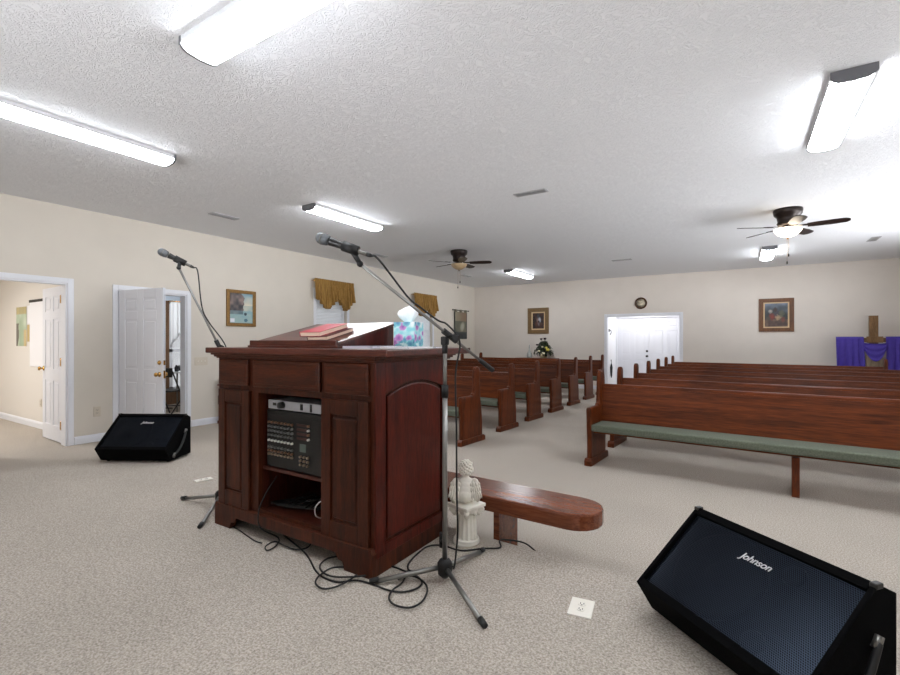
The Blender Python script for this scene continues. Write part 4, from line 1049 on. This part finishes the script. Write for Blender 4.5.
# ------------------------------------------------------------------ flowers at the back
tb = thing('side_table', 'narrow brown table against the back wall under the flowers', 'table', (-4.95, 12.52, 0))
MB().box((-.6, -.18, .79), (.6, .18, .825), .006).build('tabletop', M_PEW_H, tb)
for x in (-.55, .55):
    for y in (-.14, .14): MB().rod((x, y, 0), (x, y, .79), .018, .024, seg=10).build('leg', M_PEW_V, tb)
fw = thing('flower_arrangement', 'dark green flower arrangement with yellow blooms on the back table', 'flowers', (-4.74, 12.5, .825))
MB().lathe([(.07, 0), (.10, .03), (.11, .08), (.09, .11), (.085, .115)], seg=20).build('bowl', plain('cream_bowl', (208, 196, 160), .4), fw)
random.seed(3)
lm = MB()
for k in range(300):
    a = random.random() * 6.283; e = random.random() ** .7; r = (.40 * (1 - .75 * e)) * random.random() ** .5; z = .08 + .38 * e
    rot = Matrix.Rotation(a, 4, 'Z') @ Matrix.Rotation(random.uniform(.2, 1.5), 4, 'Y')
    lm.ball((r * math.cos(a), r * math.sin(a) * .5, z), (.055, .024, .005), M=rot, sub=1)
lm.build('foliage', M_LEAF, fw)
stems = MB(); heads = []
for (x, y, z) in ((-.06, -.03, .52), (.04, 0, .53), (-.17, -.04, .36), (.0, .02, .46)): stems.tube(spline([(0, 0, .08), (x * .4, y, z * .5), (x, y, z)], 5), .005, 6)
stems.build('stems', M_LEAF, fw)
def bloom(p, r, mat):
    m = MB(); 
    for k in range(7):
        a = k * .8976; m.ball((p[0] + r * .55 * math.cos(a), p[1] + r * .3 * math.sin(a), p[2] + .3 * r * math.sin(a * 2)), (r * .55, r * .35, r * .5), sub=1)
    m.ball(p, (r * .5, r * .5, r * .5), sub=1); m.build('bloom', mat, fw)
for p, r, mt in (((.17, -.14, .24), .055, M_YEL), ((.13, -.15, .3), .04, M_YEL), ((-.08, -.15, .2), .04, M_CREAM), ((.05, -.16, .14), .045, M_CREAM), ((-.06, -.03, .54), .04, M_DKR), ((.04, 0, .55), .045, M_DKR), ((-.18, -.04, .38), .035, M_DKR), ((.02, -.16, .32), .03, M_CREAM)): bloom(p, r, mt)
bt = thing('glass_bottle', 'slender pale glass bottle left of the flower arrangement', 'bottle', (-5.17, 12.5, .825))
MB().lathe([(.0, 0), (.065, .005), (.075, .06), (.07, .12), (.04, .18), (.02, .24), (.018, .30), (.022, .31), (0, .312)], seg=18).build('body', M_GLASSY, bt)
MB().lathe([(.012, .31), (.020, .33), (.006, .38), (0, .385)], seg=12).build('stopper', M_GLASSY, bt)
# brown stand by the left wall, behind the pulpit
st = thing('pedestal_stand', 'brown wooden stand with dark pot by the left wall, mostly behind the pulpit', 'stand', (-6.9, 4.40, 0), R(8))
MB().box((-.15, -.14, .0), (.15, .14, .05), .008).box((-.12, -.11, .05), (.12, .11, .60), .006).box((-.15, -.14, .60), (.15, .14, .625), .006).build('body', M_PEW_V, st)
MB().lathe([(.08, .626), (.13, .66), (.15, .72), (.14, .76), (.12, .765)], seg=20).build('pot', plain('dark_grey_pot', (62, 64, 62), .4), st)

# ------------------------------------------------------------------ cross with purple cloth
cx, cy = 2.245, 12.42
cs = thing('wooden_cross', 'rough wooden cross standing at the back wall under purple cloth', 'cross', (cx, cy, 0))
MB().box((-.068, -.045, .02), (.068, .045, 1.82), .006).build('upright', M_CROSS, cs)
MB().box((-.56, -.085, 1.285), (.56, -.046, 1.375), .005).build('crossbeam', M_CROSS, cs)
MB().box((-.125, -.135, 1.275), (.125, -.088, 1.40), .005).build('crossing_block', M_CROSS, cs)
MB().box((-.22, -.16, 0), (.22, .16, .05), .006).box((-.125, -.12, .05), (.125, -.05, 1.04), .004).build('base_panel', M_PALEW, cs)
cl = MB()
def drape(x0, x1, seed, zb):
    def fn(u, v):
        x = x0 + (x1 - x0) * u
        fold = math.sin(u * 2 * math.pi * 4.3 + seed) + .5 * math.sin(u * 2 * math.pi * 9.1 + seed * 2)
        if v < .12:
            t_ = v / .12; return (x, -.075 + .09 * (1 - t_) * 1. - .03 * t_, 1.395 - .02 * (abs(1 - 2 * t_) > 1))
        t_ = (v - .12) / .88
        return (x + .02 * fold * t_, -.105 - .022 * t_ * (1 + fold), 1.393 - (1.393 - zb - .02 * fold) * t_)
    cl.sheet(fn, 70, 16, .003)
drape(-.60, -.165, .4, .62); drape(.165, .60, 2.2, .62)
def swag(u, v):
    x = -.17 + .34 * u; s_ = 1 - (2 * u - 1) ** 2
    return (x, -.15 - .04 * s_ * v - .012 * math.sin(v * 18 + 3 * s_), 1.275 - (.13 + .22 * s_) * v - .02 * s_)
cl.sheet(swag, 30, 14, .003)
tag(cl.build('draped_cloth', M_PURPLE), 'purple cloth draped over the arms of the wooden cross', 'cloth').location = (cx, cy, 0)

# ------------------------------------------------------------------ far side room furniture seen through the doorway
ft = thing('folding_table', 'white folding table seen through the half open door', 'table', (-9.2, 4.85, 0))
MB().box((-.45, -.38, .715), (.45, .75, .745), .006).build('tabletop', plain('white_table_top', (214, 220, 226), .4), ft)
for x in (-.38, .38):
    for y in (-.3, .65): MB().rod((x, y, 0), (x, y, .715), .014, seg=8).build('leg', M_STANDD, ft)
def fchair(label, loc, rz):
    t = thing('folding_chair', label, 'chair', loc, rz, 'black folding chairs in the far side room')
    for x in (-.2, .2):
        MB().tube([(x, -.22, 0), (x, .18, .84)], .012, 8).build('leg', M_BLK, t); MB().tube([(x, .22, 0), (x, -.19, .44)], .012, 8).build('leg', M_BLK, t)
    MB().box((-.2, -.2, .425), (.2, .18, .45), .01).build('seat', M_BLK, t)
    MB().box((-.19, .13, .68), (.19, .155, .84), .008, M=Matrix.Identity(4)).build('backrest', M_BLK, t)
    MB().rod((-.2, .15, .15), (.2, .15, .15), .009).rod((-.2, -.15, .15), (.2, -.15, .15), .009).build('stretcher', M_BLK, t)
    return t
c1 = fchair('black folding chair at the near side of the white folding table', (-8.55, 4.28, 0), R(200))
dup(c1, (-9.28, 4.22, 0), R(175), 'black folding chair behind the first one at the white folding table')
for k, (x, y, h, r, lb) in enumerate(((-8.86, 4.56, .12, .035, 'dark bottle on the white folding table'), (-9.1, 4.74, .1, .05, 'squat black jar on the white folding table'))):
    t = thing('jar', lb, 'jar', (x, y, .7455)); MB().lathe([(r, 0), (r, h * .7), (r * .5, h * .85), (r * .5, h), (0, h)], seg=14).build('body', M_BLK, t)
w3 = sempty('window_3', 'bright window of the far side room', 'window', (-10.0, 5.46, .3))
m = MB((-10, 5.46, .3)); 
for y in (5.0, 5.42, 5.86): m.box((-10.02, y, .3), (-9.985, y + .06, 2.14))
for z in (.3, 1.08, 2.08): m.box((-10.02, 5.0, z), (-9.985, 5.92, z + .06))
m.build('window_frame', M_TRIM, w3)
MB((-10, 5.46, .3)).box((-10.06, 5.03, .33), (-10.055, 5.9, 2.11)).build('window_pane', M_PANE, w3)
t = thing('lace_curtain', 'white lace curtain at the far side room window', 'curtain', (-9.95, 5.46, 1.4))
MB().sheet(lambda u, v: (.012 * math.sin(u * 60), -.46 + .92 * u, .72 - (.78 + .12 * math.cos(u * 2 * math.pi) - .35 * (1 - abs(2 * u - 1))) * v), 80, 8, .002).build('lace', plain('white_lace', (240, 242, 246), .9), t)
MB().rod((.0, -.5, .73), (.0, .5, .73), .01).build('rod', M_BRASS, t)

# ------------------------------------------------------------------ light
def area(name, loc, sx, sy, power, col, rot=(0, 0, 0)):
    l = bpy.data.lights.new(name, 'AREA'); l.shape = 'RECTANGLE'; l.size = sx; l.size_y = sy; l.energy = power; l.color = col
    o = bpy.data.objects.new(name, l); COL.objects.link(o); o.location = loc; o.rotation_euler = rot; return o
area('entry_fill_light', (-2.17, 13.25, 2.43), .5, .5, 17, (1, 1, 1))  # fill light added to brighten the entry, no lamp seen there
area('side_room_fill_light', (-9.0, .6, 2.58), 1.2, .3, 75, (1, .98, .96))  # fill light added for the side room, source unseen
area('far_room_fill_light', (-8.8, 4.6, 2.56), 1.2, .3, 30, (.95, .98, 1))  # added fill so the far room does not go black
def pt(name, loc, power, col, r=.06):
    l = bpy.data.lights.new(name, 'POINT'); l.energy = power; l.color = col; l.shadow_soft_size = r
    o = bpy.data.objects.new(name, l); COL.objects.link(o); o.location = loc
w = bpy.data.worlds.new('daylight'); sc.world = w; w.use_nodes = True
nt = w.node_tree; bg = nt.nodes['Background']; bg.inputs[0].default_value = (.95, .97, 1, 1)
# overcast sky all round; bright ground added on the +x and -y sides to light the ceiling
tc = nt.nodes.new('ShaderNodeTexCoord'); sp = nt.nodes.new('ShaderNodeSeparateXYZ'); nt.links.new(tc.outputs['Generated'], sp.inputs[0])
rz = nt.nodes.new('ShaderNodeMapRange'); rz.inputs[1].default_value = .02; rz.inputs[2].default_value = -.05; nt.links.new(sp.outputs['Z'], rz.inputs[0])
rx = nt.nodes.new('ShaderNodeMapRange'); rx.inputs[1].default_value = -.05; rx.inputs[2].default_value = .05; dxy = nt.nodes.new('ShaderNodeMath'); dxy.operation = 'SUBTRACT'; nt.links.new(sp.outputs['X'], dxy.inputs[0]); nt.links.new(sp.outputs['Y'], dxy.inputs[1]); nt.links.new(dxy.outputs[0], rx.inputs[0])
mu = nt.nodes.new('ShaderNodeMath'); mu.operation = 'MULTIPLY'; nt.links.new(rz.outputs[0], mu.inputs[0]); nt.links.new(rx.outputs[0], mu.inputs[1])
st_ = nt.nodes.new('ShaderNodeMapRange'); st_.inputs[3].default_value = .6; st_.inputs[4].default_value = 25.0; nt.links.new(mu.outputs[0], st_.inputs[0]); nt.links.new(st_.outputs[0], bg.inputs[1])
for a, b in FW:
    l = bpy.data.lights.new('daylight_portal', 'AREA'); l.shape = 'RECTANGLE'; l.size = b - a; l.size_y = 1.45; l.cycles.is_portal = True
    o = bpy.data.objects.new('daylight_portal', l); COL.objects.link(o); o.location = ((a + b) / 2, YF - .13, 1.575); o.rotation_euler = (R(90), 0, 0)
for a, b in RW:
    l = bpy.data.lights.new('daylight_portal', 'AREA'); l.shape = 'RECTANGLE'; l.size = 1.45; l.size_y = b - a; l.cycles.is_portal = True
    o = bpy.data.objects.new('daylight_portal', l); COL.objects.link(o); o.location = (XR + .13, (a + b) / 2, 1.575); o.rotation_euler = (0, R(90), 0)

# ------------------------------------------------------------------ camera and view
cam = bpy.data.cameras.new('camera'); co = bpy.data.objects.new('camera', cam); COL.objects.link(co)
cam.sensor_width = 36; cam.lens = 463 / 900 * 36; cam.shift_y = 3.5 / 900; cam.clip_start = .05
co.location = (0, 0, 1.31); co.rotation_euler = (R(90), 0, R(32.2))
sc.camera = co
sc.view_settings.view_transform = 'Standard'; sc.view_settings.look = 'None'; sc.view_settings.gamma = 1
sc.view_settings.use_curve_mapping = False; sc.view_settings.exposure = 0.12
sc.cycles.use_denoising = True
sc.cycles.max_bounces = 14; sc.cycles.diffuse_bounces = 12; sc.cycles.transparent_max_bounces = 16
sc.cycles.sample_clamp_indirect = 30
